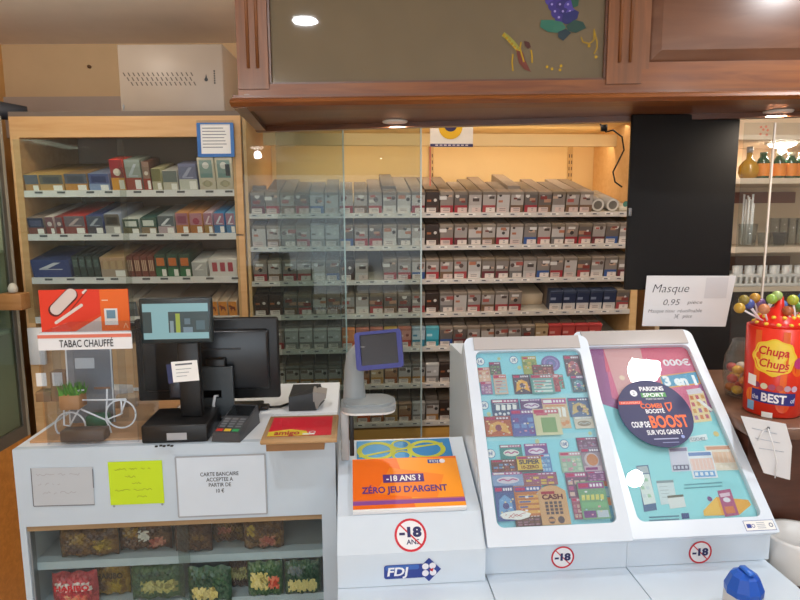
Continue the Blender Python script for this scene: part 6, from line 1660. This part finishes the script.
wrect(m, -.052, .036, .05, .068, c('#2c2f7c', .35), .0009, 12, -.04); wtext('BEST', .0, .041, .021, .055, c('#f2f0f4'), .0014, .03, 0, -.04); wtext('the', -.042, .044, .012, .016, c('#c8cde8'), .0014); wtext('of', .043, .042, .012, .012, c('#c8cde8'), .0014)
for i, cc in enumerate(('#8a3a5a', '#d8d0b0', '#b04a6a', '#c24a3a', '#c2a0b0', '#d0b0c8')):
    u = -.04 + .017 * i; pts = [(u + .008 * math.cos(2 * PI * j / 12), .08 - .04 * u + .008 * math.sin(2 * PI * j / 12)) for j in range(12)]; wrap(m, pts, c(cc, .4), .0011, A0)
pts = [(.052 + .014 * math.cos(2 * PI * j / 14), lv - .012 + .015 * math.sin(2 * PI * j / 14)) for j in range(14)]; wrap(m, pts, c('#c23a7a', .3), .0012, A0)
wrect(m, -.066, .072, -.042, .1, PAPER, .0012, 4, -.1); wrect(m, -.064, .012, -.044, .036, c('#7fb0d8'), .0012, 4); wrect(m, -.024, -.0, .0, .014, PAPER, .0014, 4)
build('printed_wrap', m, can, label='printed wrap with yellow flower logo')
m = MB(FCN); m.lathe([(R0 - .002, Hc), (.05, Hc + .012), (.046, Hc + .026), (.03, Hc + .03), (.028, Hc + .04), (.012, Hc + .048), (.008, Hc + .075), (.0001, Hc + .078)], 0, 0, 0, c('#e02a1c', .3), 28); lid = build('red_holder', m, can)
m = MB(FCN)
for ring_, (rr, zz) in enumerate(((.0535, .008), (.044, .0255))):
    for i in range(12):
        a_ = 2 * PI * (i + .5 * ring_) / 12; m.ball((rr * math.cos(a_), rr * math.sin(a_), Hc + zz), .006, c('#e8c23a', .4), 8, .8)
build('holder_dots', m, lid, label='yellow stick holes')
balls = [(739.5, 308, '#c29a3a', 'gold'), (749, 304, '#4a5a98', 'blue'), (755, 298, '#b98a3a', 'amber'), (764, 309, '#c9825a', 'copper'), (772, 299, '#8fb04a', 'green'), (782, 305, '#5a78b8', 'sky blue'), (793, 300, '#a8b03a', 'olive'), (798, 307, '#5f9a4a', 'leaf green'), (798, 317, '#c8583a', 'red'), (809, 305, '#c29a3a', 'yellow'), (744, 300, '#8a7a3a', 'khaki'), (760, 303, '#7a5a8a', 'violet'), (788, 311, '#b0603a', 'rust'), (777, 296, '#9ab06a', 'pale green'), (803, 298, '#3f6aa0', 'deep blue')]
for i, (px, py, cc, wd_) in enumerate(balls):
    p = W(px, py, 1.50 + .03 * (i % 3)); a_ = math.atan2(p.y - 1.53, p.x - cyx.x)
    foot = Vector((cyx.x + .045 * math.cos(a_), 1.53 + .045 * math.sin(a_), BT + Hc + .014))
    t = thing('lollipop', Matrix.Translation(foot), '%s lollipop sticking out of the red tub' % wd_, 'lollipop', 'lollipops in the red tub')
    m = MB(); m.tube([foot, p], .0024, c('#efe4e6', .5), 8); build('stick', m, t)
    m = MB(); m.ball(p, .0135, c(cc, .25, 0, .35)); build('sweet', m, t)
# sweet jar behind the tub
jp = W(741, 398, 1.66); FJ = frame((jp.x, 1.66, BT + .001))
rj = .052; hj = W(741, 340, 1.66).z - BT
m = MB(FJ); m.lathe([(.03, 0), (rj * .8, .004), (rj, hj * .35), (rj * .95, hj * .7), (rj * .62, hj * .96), (rj * .62, hj), (rj * .58, hj), (rj * .9, hj * .7), (rj * .95, hj * .35), (rj * .74, .008), (.0001, .008)], 0, 0, 0, glass('#f4f6f4', 1.5, 0, 'jar_glass', .05), 28)
build('glass_jar', m, None, 'round clear sweet jar between the poster display and red tub', 'jar')
rn = random.Random(4)
jc = ['#e8b02c', '#d8452c', '#e8862c', '#f0c23c', '#efe0d8', '#c9382c']
for i in range(14):
    lay = i // 5; a_ = 2 * PI * (i % 5) / 5 + lay * .6; rr = rj * .55
    if i == 13 or lay > 2: lay = 2
    m = MB(FJ); m.ball((rr * math.cos(a_), rr * math.sin(a_), .024 + lay * .029), .0148, c(jc[i % 6], .3), 10, .85)
    build('wrapped_sweet', m, None, 'wrapped %s sweet in the clear jar beside the red tub' % ('yellow', 'red', 'orange', 'pale yellow', 'white', 'crimson')[i % 6], 'sweet', 'wrapped %s sweets in the clear jar' % ('yellow', 'red', 'orange', 'pale yellow', 'white', 'crimson')[i % 6])
# clear sleeve with paper hanging on the bar front
q = [W(741, 416, 1.385), W(786, 424, 1.385), W(792, 446, 1.385), W(790, 480, 1.385), W(764, 473, 1.385)]
m = MB(); n = len(q); th = Vector((0, .0025, 0))
m.add([v for v in q] + [v + th for v in q], [tuple(range(n)), tuple(range(2 * n - 1, n - 1, -1))] + [(i, i + n, (i + 1) % n + n, (i + 1) % n) for i in range(n)], c('#e2e2e4', .5))
for (a_, b_) in (((752, 428), (777, 434)), ((755, 438), (780, 443)), ((759, 448), (784, 452))): m.tube([W(*a_, 1.3845), W(*b_, 1.3845)], .0008, c('#b0b6c2'), 5)
m.tube([W(758, 441, 1.381), W(763, 431, 1.38), W(768, 428, 1.38), W(773, 444, 1.38), W(777, 462, 1.38), W(775, 478, 1.381)], .0014, c('#f4f4f6', .15), 6)
m.tube([W(768.5, 428, 1.3845), W(768.5, 428, 1.381)], .003, DARK, 8)
build('plastic_sleeve', m, None, 'crumpled white sheet in clear plastic hanging on the bar front', 'sheet')
# white canister and blue capped bottle
p = W(799, 534, 1.345)
m = MB(frame((p.x, 1.345, .701))); hh = p.z - .701; rc_ = .074
m.lathe([(rc_ - .004, 0), (rc_, .004), (rc_ + .002, hh - .006), (rc_, hh), (rc_ - .012, hh), (rc_ - .016, hh - .01), (.0001, hh - .012)], 0, 0, 0, c('#dcdcda', .45), 36)
build('white_canister', m, None, 'white round canister standing before the dark bar', 'canister')
p = W(742, 600, 1.10)
fp = FD @ Vector((0, 0, 0))
loc = hitz(742, 612, FD, ZLED); fb_ = at(FD, loc.x, loc.y, ZLED + .001)
bt = thing('sanitiser_bottle', fb_, 'small bottle with faceted blue cap on the white ledge', 'bottle')
k_ = loc
d_here = (FD @ loc).y
hcap = W(742, 569, d_here).z - ZLED; rcap = (W(760, 585, d_here).x - W(724, 585, d_here).x) / 2
m = MB(fb_); m.lathe([(rcap * .9, 0), (rcap, .003), (rcap, hcap * .42), (rcap * .86, hcap * .5), (.0001, hcap * .5)], 0, 0, 0, c('#c9ccce', .3), 24); build('body', m, bt)
m = MB(fb_); m.lathe([(rcap * .98, hcap * .46), (rcap * 1.0, hcap * .6), (rcap * .72, hcap * .86), (rcap * .4, hcap * .95), (.0001, hcap * .95)], 0, 0, 0, c('#1f5ac2', .3), 10, False)
m.box(-rcap * .2, -rcap * .6, hcap * .95, rcap * .2, rcap * .3, hcap * 1.02, c('#2a6ad0', .3), .002, 1); build('blue_cap', m, bt, label='faceted blue cap')
